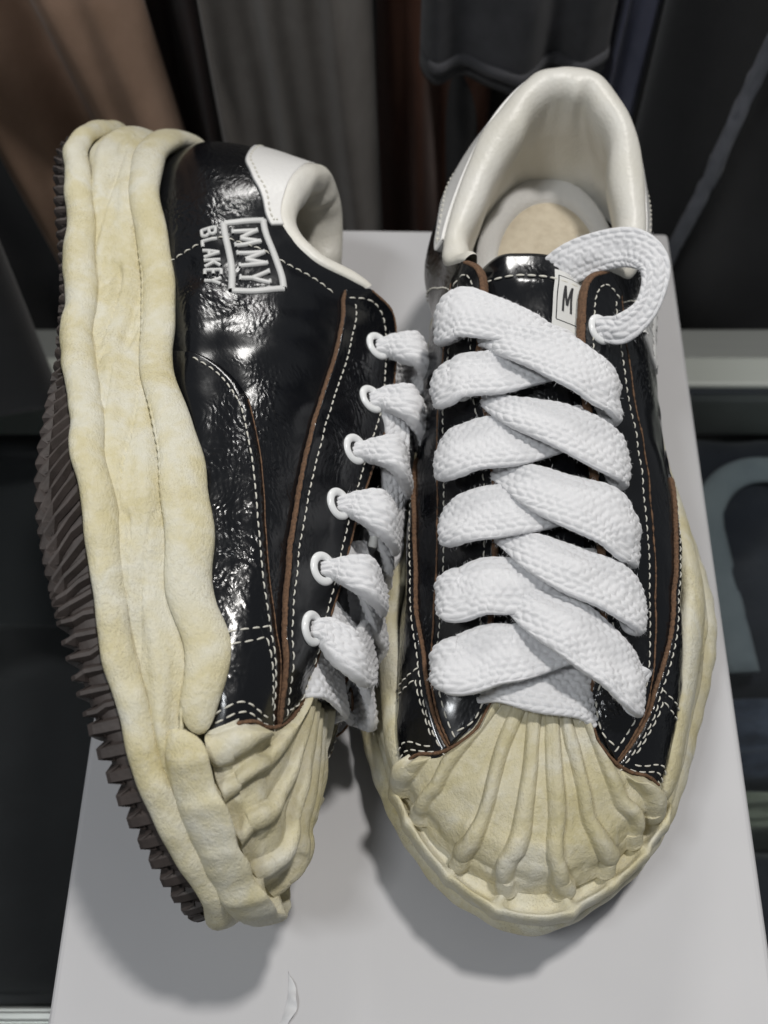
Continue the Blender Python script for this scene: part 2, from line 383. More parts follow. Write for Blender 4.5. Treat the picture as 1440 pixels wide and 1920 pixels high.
def poly(P, t):
    """smooth uv polyline at t in [0,1] (catmull, by index)"""
    P = np.asarray(P, float)
    if len(P) == 2: return P[0] + (P[1] - P[0]) * np.asarray(t)[..., None]
    return catmull(P, np.asarray(t) * (len(P) - 1), False)
def mirror(uv): return [(30 - u, v) for u, v in uv]

# ---------------------------------------------------------------- sole
def fl(y, side):
    """how far the sole flares out beyond its top edge"""
    L = np.interp(y, [-.4, 4, 10, 15, 19, 23, 27, 30], [1.5, .65, .75, 1.15, 1.45, 1.15, .6, .4]); Md = np.interp(y, [-.4, 4, 10, 15, 19, 23, 27, 30], [1.5, .65, .6, .9, 1.15, 1.05, .6, .4])
    return np.where(side > 0, L, Md)
def make_sole(s):
    n = 640; P, N, q = outline(n); y = P[:, 1]; side = np.where(q < .5, 1, -1); lat = side > 0
    r = np.random.RandomState(11 if s.w == 'up' else 4)
    ph = r.rand(12) * 6.28; sgm = lambda f, k: np.sin(2 * math.pi * f * q + ph[k])
    zb = rocker(y); flare = fl(y, side)
    # smooth the side switch at heel and toe
    ker = np.hanning(41); ker /= ker.sum(); sm = lambda a: np.convolve(np.concatenate([a[-60:], a, a[:60]]), ker, 'same')[60:-60]
    flare = sm(flare)
    toe = sm(np.clip((y - 24.6) / 1.6, 0, 1))
    ly_lo = np.interp(y, [0, 3, 6, 9, 12, 14, 16.5, 18.5, 20, 22, 25, 28, 31], [-.1, 0, .0, 0, .02, .12, .55, .9, .9, .72, .45, .2, .05])
    ly_hi = np.interp(y, [0, 3, 6, 9.3, 11.5, 14, 15.5, 17, 19, 21, 23, 25, 27, 31], [0, .1, -.1, .12, -.14, -.05, .2, .36, .3, .2, .1, .22, 0, 0])
    wob = .07 * sgm(9, 0) + .06 * sgm(14, 1) + .05 * sgm(23, 2)
    lo = sm(np.where(lat, ly_lo, 0)) + wob * np.where(lat, .7, 1.) + (value_noise(q * 52, q * 0 + 2.2, 51) - .5) * .16
    hi = sm(np.where(lat, ly_hi, 0)) + (.07 * sgm(8, 3) + .06 * sgm(17, 4)) * np.where(lat, .8, 1.2) + (value_noise(q * 44, q * 0 + 7.2, 52) - .5) * .26
    hs = sm(np.interp(y, [0, 4, 12, 18, 24, 26.5, 31], [3.5, 3.4, 3.35, 3.75, 3.6, 2.6, 2.0])) ; ht = hs + 1.0
    def at(o, z):                                   # ring at outward offset o and height z (arrays)
        f = np.clip((z - 1.2) / 3.6, 0, 1.1) ** 1.15
        off = o - flare * f
        return np.stack([P[:, 0] + N[:, 0] * off, P[:, 1] + N[:, 1] * off, z + zb], 1)
    # sidewall
    ws = np.linspace(0, 1, 30); rings = []
    for w in ws:
        z = (1.75 + lo * .7) * (1 - w) + (hs + .12 + hi * .6) * w
        lump = (value_noise(q * 34 + 2, w * 2.2 + q * 7, 21) - .5) * .42 + (value_noise(q * 90, w * 3 + q * 12, 22) - .5) * .10 + (value_noise(q * 14, w * 6 + q * 26, 23) - .5) * .16
        crs = np.abs(value_noise(q * 20 + 4, w * 3.5 + q * 30, 61) - .5); fold = -.16 * np.exp(-(crs / .05) ** 2) + .07 * np.sin(w * 9 + q * 40 + 2 * value_noise(q * 12, q * 0 + .5, 9))
        o = -.30 + .44 * math.sin(math.pi * min(1, w)) ** .34 + (lump + fold) * .75 * math.sin(math.pi * w) ** .6
        rings.append(at(o, z))
    G = np.stack(rings, 1)
    mid = s.grid('midsole', G, 'sole', cu=True)
    # filler on top of the sole so nothing is hollow
    top = at(-.15 + 0 * y, hs + .3); c = np.stack([P[:, 0] * 0, P[:, 1], hs + .3 + zb], 1)
    s.grid('midsole_deck', np.stack([top, c], 1), 'sole', cu=True, parent=mid)
    # lower rolled bead
    a = np.linspace(0, 2 * math.pi, 20, endpoint=False); rad = 1 + .34 * (value_noise(q * 46, q * 0, 3) - .5) + .24 * (value_noise(q * 18, q * 0 + 3, 5) - .5)
    rad = sm(rad)
    G = np.stack([at(.06 + .36 * rad * math.cos(t_) + .02 * sgm(60, 5), 1.42 + lo + .47 * rad * math.sin(t_) + .04 * sgm(33, 6) * math.cos(t_)) for t_ in a], 1)
    s.grid('lower_bead', G, 'sole', cu=True, cv=True)
    # upper bead: from the lateral shell corner round the heel to the medial one
    ends = (y < 26.3)
    idx = np.concatenate([np.where(ends & ~lat)[0], np.where(ends & lat)[0]])
    m_ = len(idx); e = np.minimum(np.arange(m_), np.arange(m_)[::-1]) / 12.; tap = np.sqrt(np.clip(1 - (1 - np.clip(e, 0, 1)) ** 2, .02, 1))
    rad2 = 1 + .22 * (value_noise(q * 40 + 5, q * 0, 13) - .5) + .18 * (value_noise(q * 16, q * 0 + 3, 15) - .5); rad2 = sm(rad2)
    T_ = np.ones(n); T_[idx] = tap
    rings = []
    for t_ in a:
        cc, sc = math.copysign(abs(math.cos(t_)) ** .8, math.cos(t_)), math.sin(t_); ro = (.31 if cc > 0 else .42) * rad2 * T_; rz = .55 * rad2 * T_
        rings.append(at(.02 + ro * math.cos(t_), hs + .55 + hi * .8 + rz * math.sin(t_) + np.where(math.sin(t_) > 0, .3 * hi, 0) * math.sin(t_)))
    G = np.stack(rings, 1)[idx]
    s.grid('upper_bead', G, 'sole', cv=True, caps=True)
    # cord in the groove
    k = idx; g = at(.10 + 0 * y, hs + .08 + hi * .6)[k]; NN = np.stack([N[k, 0], N[k, 1], 0 * N[k, 0]], 1)
    rope = 1 + .35 * np.sin(np.arange(len(k)) * 1.9)
    aa = np.linspace(0, 2 * math.pi, 6, endpoint=False)
    Gc = g[:, None] + (NN[:, None] * np.cos(aa)[None, :, None] + np.array([0, 0, 1.])[None, None] * np.sin(aa)[None, :, None]) * (.055 * rope)[:, None, None]
    s.grid('groove_cord', Gc, 'sole', cv=True, caps=True)
    # toe bumper with cells
    kt = np.where(y > 25.9)[0]; mt = len(kt); e = np.minimum(np.arange(mt), np.arange(mt)[::-1]) / 9.; tap = np.sqrt(np.clip(1 - (1 - np.clip(e, 0, 1)) ** 2, .03, 1))
    fr = np.linspace(0, 1, mt)
    cells = np.array([0, 1.] + [float(np.interp(np.argmin(np.linalg.norm(P - s.U.at(ru, 0.)[:2], axis=1)), kt, fr)) for ru, _ in RIBS])
    d = np.min(np.abs(fr[:, None] - cells[None]), 1) * mt / n * 74; ridge = np.exp(-(d / .22) ** 2)     # cm from the nearest cross rib
    pit = 1 - ridge
    base_z = hs[kt] - .16; lum = (value_noise(fr * 22, fr * 0, 31) - .5) * .26
    prof = [(-.20, -.30, 0), (.06, -.22, 0), (.27, .05, 0), (.36, .40, 0), (.37, .78, 0), (.32, .98, 0), (.22, 1.03, .03), (.10, .98, .34), (-.04, .93, .44), (-.2, .92, .42), (-.5, .9, .3), (-1.3, .7, .1)]
    full = []
    for o, dz, pd in prof:
        zz = np.zeros(n); oo = np.zeros(n)
        zz[kt] = base_z + (dz - pd * pit) * tap + lum * (dz > .3); oo[kt] = (o + (.16 if s.w == 'ly' and o > 0 else 0) + .08 * ridge * (o > .2) + lum * .5 * (o > 0)) * tap
        f = np.clip((zz - 1.2) / 3.6, 0, 1.1) ** 1.15; off = oo - flare * f * .6
        full.append(np.stack([P[:, 0] + N[:, 0] * off, P[:, 1] + N[:, 1] * off, zz + zb], 1)[kt])
    Pp = np.stack(full, 1); t2 = np.linspace(0, len(prof) - 1, 34)
    Pp = np.swapaxes(catmull(np.swapaxes(Pp, 0, 1), t2, False), 0, 1)
    s.grid('toe_bumper', Pp, 'sole')
    # outsole
    zbot = .72 if s.w == 'ly' else 0.
    rr_ = [at(-.10 + 0 * y, 1.25 + lo), at(-.06 + 0 * y, .95 + lo), at(-.12 + 0 * y, zbot + .25 + 0 * y), at(-.35 + 0 * y, zbot + 0 * y)]
    last = rr_[-1].copy(); cen = last.copy(); cen[:, 0] *= .0
    inner = last * .5 + cen * .5; inner[:, 2] = last[:, 2]
    G = np.stack(rr_ + [inner, cen], 1)
    osole = s.grid('outsole', G, 'outsole', cu=True)
    if s.w == 'ly':
        arc = q * np.linalg.norm(np.roll(P, -1, 0) - P, axis=1).sum()
        amax = arc[np.argmax(y)] + 3.0; step = .52; k_ = 0; ak = .6
        while ak < amax:
            i0 = np.argmin(np.abs(arc - ak)); yk = y[i0] if arc[i0] < arc[np.argmax(y)] else 31.
            sweep = float(np.interp(yk, [-1, 3, 6, 12, 15, 18, 20.5, 22.5, 31], [-.9, -.4, .12, .12, .9, 1.7, 1.2, .15, -.1]))
            toe_b = yk > 25.2
            V = []
            steps = [(1.0, .02, .06), (.74, .06, .055), (.45, .10, .055), (.16, .10, .05), (.0, .0, .06), (-.01, -.8, .10), (-.01, -1.9, .10), (-.01, -3.0, .07)]
            for j, (fz, o, hw) in enumerate(steps):
                aa_ = ak + sweep * (1 - max(fz, 0)) ** 1.1 + sweep * .3 * max(0, j - 4)
                i = np.argmin(np.abs(arc - min(max(aa_, .1), amax)))
                top = 1.0 + lo[i]; c0 = P[i] + N[i] * (o * .45 if toe_b and o > 0 else o); tg = np.array([-N[i][1], N[i][0]])
                lift_ = float(np.interp(yk, [-1, 4, 9, 13, 16, 24, 27, 31], [.2, .5, .66, .66, .55, .55, .55, .5])); z = max(fz, 0) * (top * .98 - lift_) + lift_ + zb[i]
                hw = hw * (2.5 if toe_b else 1.)
                dep = .20 if j < 4 else .0; rise = .0 if j < 3 else (.2 if j == 3 else .42)
                root = c0 - N[i] * dep
                for sg in (-1, 1): V.append((c0[0] + tg[0] * sg * hw, c0[1] + tg[1] * sg * hw, z))
                for sg in (1, -1): V.append((root[0] + tg[0] * sg * (hw + .12), root[1] + tg[1] * sg * (hw + .12), z + rise))
            Fc = grid_faces(len(steps), 4, False, True); Fc += [[3, 2, 1, 0], list(range(4 * (len(steps) - 1), 4 * len(steps)))]
            me = s.mesh('tread_lug', np.array(V), Fc, False, fix=True)
            link(me, 'tread_lug', 'outsole', osole)
            ak += step * (1.3 if toe_b else 1.) ; k_ += 1

# ---------------------------------------------------------------- upper
SEAM_A = [(6.05, .92), (6.5, .875), (7.5, .82), (8.3, .785), (9.15, .775), (10, .765), (10.75, .755), (11.3, .74), (11.9, .73), (12.92, .735)]
SEAM_B = [(6.92, .0), (7.25, .27), (7.62, .43), (8.22, .535), (9.05, .60), (9.83, .63), (10.65, .65), (11.38, .685), (12.0, .70), (12.92, .72)]
EDGE_IN = [(6.05, 1.), (6.5, 1.), (7.5, 1.), (8.3, 1.), (9.15, 1.), (10, 1.), (10.75, 1.), (11.3, 1.), (11.9, 1.), (12.6, 1.), (13.05, .96)]
FRONT = [(12.45, .05), (12.42, .30), (12.55, .52), (12.92, .72), (13.15, .86), (13.0, .99)]
EYELETS = [(7.42, .94), (8.22, .93), (9.05, .92), (9.9, .91), (10.8, .90), (11.68, .88)]
def shiftv(uv, dv=0., du=0.): return [(u + du, v + dv) for u, v in uv]
def make_upper(s):
    U = s.U
    # base leather of the two quarters and heel
    v = np.linspace(0, 1, 40); fu = np.interp(v, [p[1] for p in FRONT], [p[0] for p in FRONT]) - .06
    t = np.linspace(-1, 1, 420)
    UU = t[:, None] * fu[None, :]; VV = np.broadcast_to(v[None], UU.shape)
    quarter = s.grid('quarter', U.at(UU, VV, 0. * UU), 'patent')
    IN = U.at(UU, VV, 0. * UU - .18); s.grid('quarter_lining', IN[:, 6:], 'lining', parent=quarter)
    for sd in (0, 1):
        mm = (lambda a: mirror(a)) if sd else (lambda a: a)
        low = [(6.92, .0), (7.3, .0), (8, .0), (8.7, .0), (9.4, .0), (10, .0), (10.6, .0), (11.2, .0), (11.8, .0), (12.45, .0)]
        vamp = s.patch('vamp_panel', mm(low), mm(SEAM_B), 'patent_crinkle', off=.10)
        eye = s.patch('eyestay', mm(SEAM_A), mm(EDGE_IN), 'patent', off=.19, nt=140, nw=24, under=-.12)
        # raw leather edges
        for uv, off, rw, rh, nm, par in ((mm(SEAM_A), .10, .055, .11, 'raw_edge', eye), (mm(SEAM_B[3:]), .055, .06 if s.w == 'up' else .03, .09 if s.w == 'up' else .06, 'raw_edge', vamp)):
            P, N, L = s.curve(uv, off, 180); s.cord(nm, P, N, rw, rh, 'suede_edge', par, jitter=.35)
        P, N, L = s.curve(mm(EDGE_IN), .02, 220); s.cord('raw_edge', P, N, .085, .19, 'suede_edge', eye, jitter=.2)
        P, N, L = s.curve(mm(FRONT[1:]), .06, 90); s.cord('raw_edge', P, N, .06, .14, 'suede_edge', vamp, jitter=.3)
        ins = [(u, v_ - .035) for u, v_ in EDGE_IN[1:-1]]
        lines = [(mm(shiftv(SEAM_A[1:], .032)), .21), (mm(ins), .21), (mm([(6.5, .965), (6.35, .95), (6.3, .90)]), .21),
                 (mm([(12.75, .955), (12.98, .87), (12.8, .775)]), .21)]
        s.stitches('eyestay_stitching', lines, parent=eye)
        lines = [(mm(shiftv(SEAM_B[1:], -.035, .05)), .12), (mm([(11.32, .10), (11.36, .40), (11.42, .66)]), .12), (mm([(11.46, .10), (11.5, .40), (11.54, .62)]), .12),
                 (mm([(11.54, .62), (12.0, .645), (12.5, .655)]), .12), (mm([(12.2, .1), (12.2, .4), (12.62, .64)]), .12), (mm([(12.32, .1), (12.33, .4), (12.74, .65)]), .12)]
        s.stitches('vamp_stitching', lines, parent=vamp)
        s.stitches('quarter_stitching', [(mm([(4.45, .02), (4.3, .28), (4.3, .5), (4.7, .74), (5.3, .85), (6.1, .885)]), .03)], parent=quarter)
        for k, (u, v_) in enumerate(EYELETS):
            if sd: u = 30 - u
            make_eyelet(s, u, min(.975, v_ + .03) if (s.w == 'up' and not sd and k > 0) else v_)
    # heel tab
    us = np.linspace(-4.1, 4.1, 29); lowv = np.interp(np.abs(us), [0, 1.5, 2.3, 2.9, 3.4, 4.1], [.66, .65, .65, .74, .84, .90])
    tab = s.patch('heel_tab', [(u, l) for u, l in zip(us, lowv)], [(u, 1.) for u in us], 'white_leather', off=.10, nt=140, nw=20, under=-.05)
    s.stitches('heel_tab_stitching', [([(u * .965, l + .025) for u, l in zip(us, lowv)], .115), ([(3.98, .92), (3.98, .97)], .115), ([(-3.98, .92), (-3.98, .97)], .115)], r=.03, pitch=.27, parent=tab)
    P, N, L = s.curve([(u, l) for u, l in zip(us, lowv)], .05, 160); s.cord('cut_edge', P, N, .03, .06, 'grey_edge', tab)
    # padded collar lining
    us = np.linspace(-6.0, 6.0, 200); E = U.at(us, np.ones_like(us)); T = np.gradient(E, axis=0); T[:, 2] = 0; T /= np.linalg.norm(T, axis=1)[:, None]
    inn = np.stack([-T[:, 1], T[:, 0], 0 * T[:, 0]], 1); cen = np.array([-.4, 6.5, 0]); sg = np.sign(((cen - E) * inn)[:, :2].sum(1)); inn *= np.median(sg)
    pad = np.interp(np.abs(us), [0, 2.5, 4.5, 5.6, 6], [1, 1, .85, .6, .45]); wig = 1 + .10 * np.sin(us * 2.3 + 1) + .05 * np.sin(us * 5.1)
    Fp = U.at(us, 0 * us + .12)
    sec = [(.02, -.25), (-.02, .10), (.16, .38), (.52, .52), (.90, .36), (1.12, -.05), (1.12, -.75), (.92, -1.7), (.62, -2.9)]
    rows = [E + inn * (a * pad * wig)[:, None] + np.array([0, 0, 1.]) * (b * np.where(b > 0, pad, 1) * 1.)[:, None] for a, b in sec[:7]]
    bot = Fp + inn * .55; bot[:, 2] = 5.3
    mid_ = rows[-1] * .5 + bot * .5 - inn * .18
    rows += [rows[-1] * .75 + bot * .25 - inn * .03, mid_, bot * .8 + rows[-1] * .2 - inn * .12, bot]
    Pp = np.stack(rows, 1); Pp = np.swapaxes(catmull(np.swapaxes(Pp, 0, 1), np.linspace(0, Pp.shape[1] - 1, 56), False), 0, 1)
    zsc = np.where(Pp[..., 2] < 5.3, 0, 1)
    Pp = Pp + ((value_noise(us * 2.1, us * 0, 2) - .5) * .12)[:, None, None] * inn[:, None, :]
    s.grid('collar_lining', Pp, 'lining')
    # footbed and fleece ring
    tt = np.linspace(0, 2 * math.pi, 80, endpoint=False); rr = np.linspace(0, 1, 12)
    ex, ey = 3.05 * np.cos(tt), 7.6 * np.sin(tt)
    zf = lambda yy: np.interp(yy, [0, 4, 9, 16], [5.9, 5.75, 5.45, 5.1])
    G = np.stack([np.stack([-.15 + ex * k, 8.6 + ey * k, zf(8.6 + ey * k)], 1) for k in rr], 1); ftb = s.grid('footbed', G, 'insole', cu=True)
    prof = [(1.0, -.1), (1.02, .18), (.95, .36), (.84, .38), (.76, .22), (.72, -.1)]
    cx, cy, rx, ry = -.25, 5.7, 2.7, 4.4
    rings = []
    for k, h in prof:
        sk = .25 * (1 - k)
        X = cx + sk + rx * k * np.cos(tt); Y = cy - sk * 1.2 + ry * k * np.sin(tt); Z = zf(Y) + h + .06 * (value_noise(tt * 5, tt * 0 + k * 3, 6) - .5)
        rings.append(np.stack([X, Y, Z], 1))
    R_ = np.stack(rings, 1); R_ = np.swapaxes(catmull(np.swapaxes(R_, 0, 1), np.linspace(0, len(prof) - 1, 20), False), 0, 1)
    s.grid('fleece_ring', R_, 'towel', cu=True, parent=ftb)
    # tongue
    ys = np.linspace(9.5, 24.9, 90); qs = np.linspace(-1.75, 1.75, 44); T_ = np.zeros((90, 44, 3))
    for i, yy in enumerate(ys):
        L_ = U.at(np.interp(yy, s.laty, s.latu), 1.); Mm = U.at(np.interp(yy, s.medy, s.medu), 1.)
        c = (L_ + Mm) / 2; hw = (L_[0] - Mm[0]) / 2 + .55; up = np.interp(yy, [9.5, 11, 13, 16], [-.28, -.12, -.05, -.1])
        k = np.linspace(-1, 1, 44); k2 = np.clip(np.abs(k), 0, 1)
        bow = .38 * (1 - k ** 2) - .55 * k2 ** 3
        extra = -.9 * k2 ** 4 if yy < 10.5 else -.3 * k2 ** 4
        yo = yy + (.55 * k2 ** 2.5 if yy < 11 else 0) * np.clip((11 - yy) / 2, 0, 1)
        T_[i] = np.stack([c[0] + k * hw, yo + 0 * k, c[2] + up + bow + extra - .22], 1)
    T_[..., 2] += (value_noise(T_[..., 0] * 1.3 + 9, T_[..., 1] * .9, 12) - .5) * .14
    ton = s.grid('tongue', np.concatenate([T_[:1] + [0, .12, -.28], T_[:1] + [0, -.03, -.08], T_], 0), 'patent_crinkle'); s.tongue = T_
    # tongue stitching line near the top
    st = T_[7] + [0, 0, .05]; Vs, Fs = [], []
    pts = st[6:-4]
    d = np.concatenate([[0], np.cumsum(np.linalg.norm(np.diff(pts, axis=0), axis=1))])
    rows = []
    for a0 in np.arange(0, d[-1] - .3, .38):
        seg = [np.array([np.interp(a0 + f, d, pts[:, k]) for k in range(3)]) for f in np.linspace(0, .28, 5)]
        base = len(Vs)
        for j, c in enumerate(seg):
            k = (.4, .9, 1, .9, .4)[j]
            for an in np.linspace(0, 2 * math.pi, 6, endpoint=False): Vs.append(c + np.array([0, math.cos(an), math.sin(an)]) * .042 * k)
        Fs += grid_faces(5, 6, False, True, base)
    link(s.mesh('tongue_stitching', np.array(Vs), Fs, True, fix=True), 'tongue_stitching', 'thread', ton)
    return quarter, ton

def make_eyelet(s, u, v):
    U = s.U; c = U.at(u, v, .20); n = U.nrm(u, v); n /= np.linalg.norm(n)
    a_ = np.array([0, 1., 0]); a_ -= n * (a_ @ n); a_ /= np.linalg.norm(a_); b_ = np.cross(n, a_)
    R, r = .40, .135; t = np.linspace(0, 2 * math.pi, 36, endpoint=False); p = np.linspace(0, 2 * math.pi, 14, endpoint=False)
    C = c + (a_[None] * np.cos(t)[:, None] + b_[None] * np.sin(t)[:, None]) * R; D = (C - c) / R
    G = C[:, None] + (D[:, None] * np.cos(p)[None, :, None] + n[None, None] * np.sin(p)[None, :, None] * .8) * r
    o = s.grid('eyelet', G, 'eyelet', cu=True, cv=True)
    disc = c - n * .02 + (a_[None] * np.cos(t)[:, None] + b_[None] * np.sin(t)[:, None]) * (R - .02)
    link(s.mesh('eyelet_hole', np.concatenate([disc, [c - n * .05]]), [(i, (i + 1) % 36, 36) for i in range(36)]), 'eyelet_hole', 'ink_black', o)

# ---------------------------------------------------------------- toe shell
RIBS = [(12.62, 1.35), (13.15, .95), (13.8, 1.), (14.55, 1.05), (15.35, 1.05), (16.05, 1.), (16.9, .95), (17.42, 1.35)]
def make_toe(s):
    U = s.U; nu, nv = 460, 120
    uu = np.linspace(12.38, 17.62, nu); vv = np.linspace(0, 1., nv)
    UU, VV = np.meshgrid(uu, vv, indexing='ij')
    P = U.at(UU, VV, 0 * UU); du = np.linalg.norm(np.gradient(P, axis=0), axis=2) / (uu[1] - uu[0])     # cm per u
    H = np.zeros_like(UU)
    for k, (ru, amp) in enumerate(RIBS):
        wob = .05 * np.sin(VV * 5 + k * 1.7) + .03 * np.sin(VV * 11 + k) + .012 * np.sin(VV * 21 + 3 * k)
        cu = ru + wob * np.clip(2.2 / du, .6, 2) * .8 + (15 - ru) * .10 * np.clip(VV - .45, 0, 1)
        d = (UU - cu) * du
        wd = .32 * (1 - .30 * VV) * amp * (1 + .10 * np.sin(VV * 9 + 2.3 * k))
        sgn = 1 if ru > 15 else -1
        dd = d * sgn
        h = np.where(np.abs(dd) < wd, np.sqrt(np.clip(1 - (dd / wd) ** 2, 0, 1)), 0)
        crease = -.18 * np.exp(-((dd - wd * 1.08) / .07) ** 2)
        sl = .20 * np.exp(-np.clip(-dd - wd * .6, 0, 9) / .35) * (dd < 0)
        fade = np.clip(1.12 - .6 * VV ** 2.2, .4, 1)
        H = np.maximum(H, (h * .36 * amp) * fade) + crease * fade * .9 + .25 * sl * fade * (h < .2) * .5
    H += (value_noise(UU * 7, VV * 6, 17) - .5) * .06 + (value_noise(UU * 26, VV * 22, 18) - .5) * .008
    H += .10 * np.exp(-((VV - .04) / .06) ** 2) * 0
    off = .16 + H
    fu_ = np.interp(vv, [p[1] for p in FRONT], [p[0] for p in FRONT])[None]
    cov = np.clip((fu_ + .10 - UU) / .10, 0, 1) + np.clip((UU - (30 - fu_ - .10)) / .10, 0, 1); cov *= np.clip((VV - .30) / .15, 0, 1)
    off = off * (1 - cov) - .06 * cov
    Q = U.at(UU, VV, off)
    Qb = U.at(uu, 0 * uu, 0 * uu - .2)[:, None]; Qt = U.at(uu, 0 * uu + 1, 0 * uu - .25)[:, None]
    Q = np.concatenate([Qb, Q, Qt], 1)
    edge0 = U.at(0 * vv + uu[0], vv, 0 * vv - .15); edge1 = U.at(0 * vv + uu[-1], vv, 0 * vv - .15)
    e0 = np.concatenate([Qb[0], edge0, Qt[0]])[None]; e1 = np.concatenate([Qb[-1], edge1, Qt[-1]])[None]
    s.grid('toe_cap', np.concatenate([e0, Q, e1], 0), 'toe')

# ---------------------------------------------------------------- embroidered and printed letters (strokes in a unit cell)
GLYPH = {
 'M': [[(0, 0), (.10, 1)], [(.10, 1), (.5, .25)], [(.5, .25), (.9, 1)], [(.9, 1), (1, 0)]],
 'Y': [[(0, 1), (.5, .45)], [(1, 1), (.5, .45)], [(.5, .45), (.5, 0)]],
 'B': [[(.05, 0), (.05, 1)], [(.05, 1), (.75, .95), (.85, .75), (.7, .55), (.05, .52)], [(.7, .52), (.95, .3), (.8, .03), (.05, 0)]],
 'L': [[(.1, 1), (.1, 0)], [(.1, 0), (.9, 0)]],
 'A': [[(0, 0), (.5, 1)], [(.5, 1), (1, 0)], [(.22, .36), (.78, .36)]],
 'K': [[(.08, 0), (.08, 1)], [(.95, 1), (.12, .42)], [(.35, .6), (1, 0)]],
 'E': [[(.1, 0), (.1, 1)], [(.1, 1), (.92, 1)], [(.1, .52), (.75, .52)], [(.1, 0), (.92, 0)]],
 'W': [[(0, 1), (.25, 0)], [(.25, 0), (.5, .8)], [(.5, .8), (.75, 0)], [(.75, 0), (1, 1)]],
 'T': [[(0, 1), (1, 1)], [(.5, 1), (.5, 0)]],
}
SERIF = {'M': [[(-.12, 0), (.16, 0)], [(.84, 0), (1.12, 0)], [(-.02, 1), (.2, 1)], [(.8, 1), (1.02, 1)]], 'Y': [[(-.12, 1), (.2, 1)], [(.8, 1), (1.12, 1)], [(.3, 0), (.7, 0)]]}
def stroke_mesh(paths, surf, width, height, satin):
    """raised strokes; surf(p,q) -> point, normal in cm"""
    Vs, Fs = [], []
    for path in paths:
        pts = []
        for (a, b) in zip(path[:-1], path[1:]):
            k = 16
            for i in range(k): pts.append((a[0] + (b[0] - a[0]) * i / k, a[1] + (b[1] - a[1]) * i / k))
        pts.append(path[-1])
        S = [surf(*p) for p in pts]; P = np.array([a for a, _ in S]); N = np.array([b for _, b in S])
        # resample to even steps
        d = np.concatenate([[0], np.cumsum(np.linalg.norm(np.diff(P, axis=0), axis=1))]); n = max(6, int(d[-1] / .03))
        tt = np.linspace(0, d[-1], n); P = np.stack([np.interp(tt, d, P[:, k]) for k in range(3)], 1); N = np.stack([np.interp(tt, d, N[:, k]) for k in range(3)], 1)
        T = np.gradient(P, axis=0); T /= np.linalg.norm(T, axis=1)[:, None] + 1e-9; B = np.cross(N, T); B /= np.linalg.norm(B, axis=1)[:, None] + 1e-9
        c = np.array([-1.12, -.9, -.55, 0, .55, .9, 1.12]); hh = np.array([-.6, .45, .85, 1, .85, .45, -.6])
        j = np.arange(n); zig = (1 + satin * .16 * np.where(j % 2 == 0, 1, -1))[:, None]; hz = (1 + satin * .35 * np.where(j % 2 == 0, 1, -1))[:, None]
        base = len(Vs)
        G = P[:, None] + B[:, None] * (c[None] * width * zig)[..., None] + N[:, None] * (hh[None] * height * hz)[..., None]
        Vs += list(G.reshape(-1, 3)); Fs += grid_faces(n, 7, False, False, base)
    return np.array(Vs), Fs
def make_logo(s, parent):
    U = s.U
    def quad(c00, c01, c11, c10, off):
        c = [np.array(x, float) for x in (c00, c01, c11, c10)]
        def f(p, q):
            if s.sx > 0: p = 1 - p
            uv = (c[0] * (1 - p) + c[3] * p) * (1 - q) + (c[1] * (1 - p) + c[2] * p) * q
            return U.at(uv[0], uv[1], off), U.nrm(uv[0], uv[1])
        return f
    f = quad((3.95, .515), (3.95, .85), (5.85, .735), (5.75, .49), .03)
    V, F_ = stroke_mesh([[(0, 0), (0, 1), (1, 1), (1, 0), (0, 0)][i:i + 2] for i in range(4)], f, .10, .055, 1)
    link(s.mesh('embroidered_frame', V, F_), 'embroidered_frame', 'embroidery', parent)
    for ch, x0 in (('M', .12), ('M', .41), ('Y', .70)):
        mp = lambda p, x0=x0: (x0 + p[0] * .185, .2 + p[1] * .6)
        for thick, w in ((GLYPH[ch], .068), (SERIF[ch], .04)):
            pass
        V1, F1 = stroke_mesh([[mp(p) for p in st] for st in GLYPH[ch]], f, .070, .05, 1)
        V2, F2 = stroke_mesh([[mp(p) for p in st] for st in SERIF[ch]], f, .04, .045, 1)
        link(s.mesh('embroidered_letter', np.concatenate([V1, V2]), F1 + [[i + len(V1) for i in q] for q in F2]), 'embroidered_letter', 'embroidery', parent)
    g = quad((3.98, .325), (3.98, .445), (5.6, .42), (5.5, .305), .03)
    for i, ch in enumerate('BLAKEY'):
        V, F_ = stroke_mesh([[(i / 6 + .015 + p[0] * .118, p[1]) for p in st] for st in GLYPH[ch]], g, .052, .045, 1)
        link(s.mesh('embroidered_letter', V, F_), 'embroidered_letter', 'embroidery', parent)

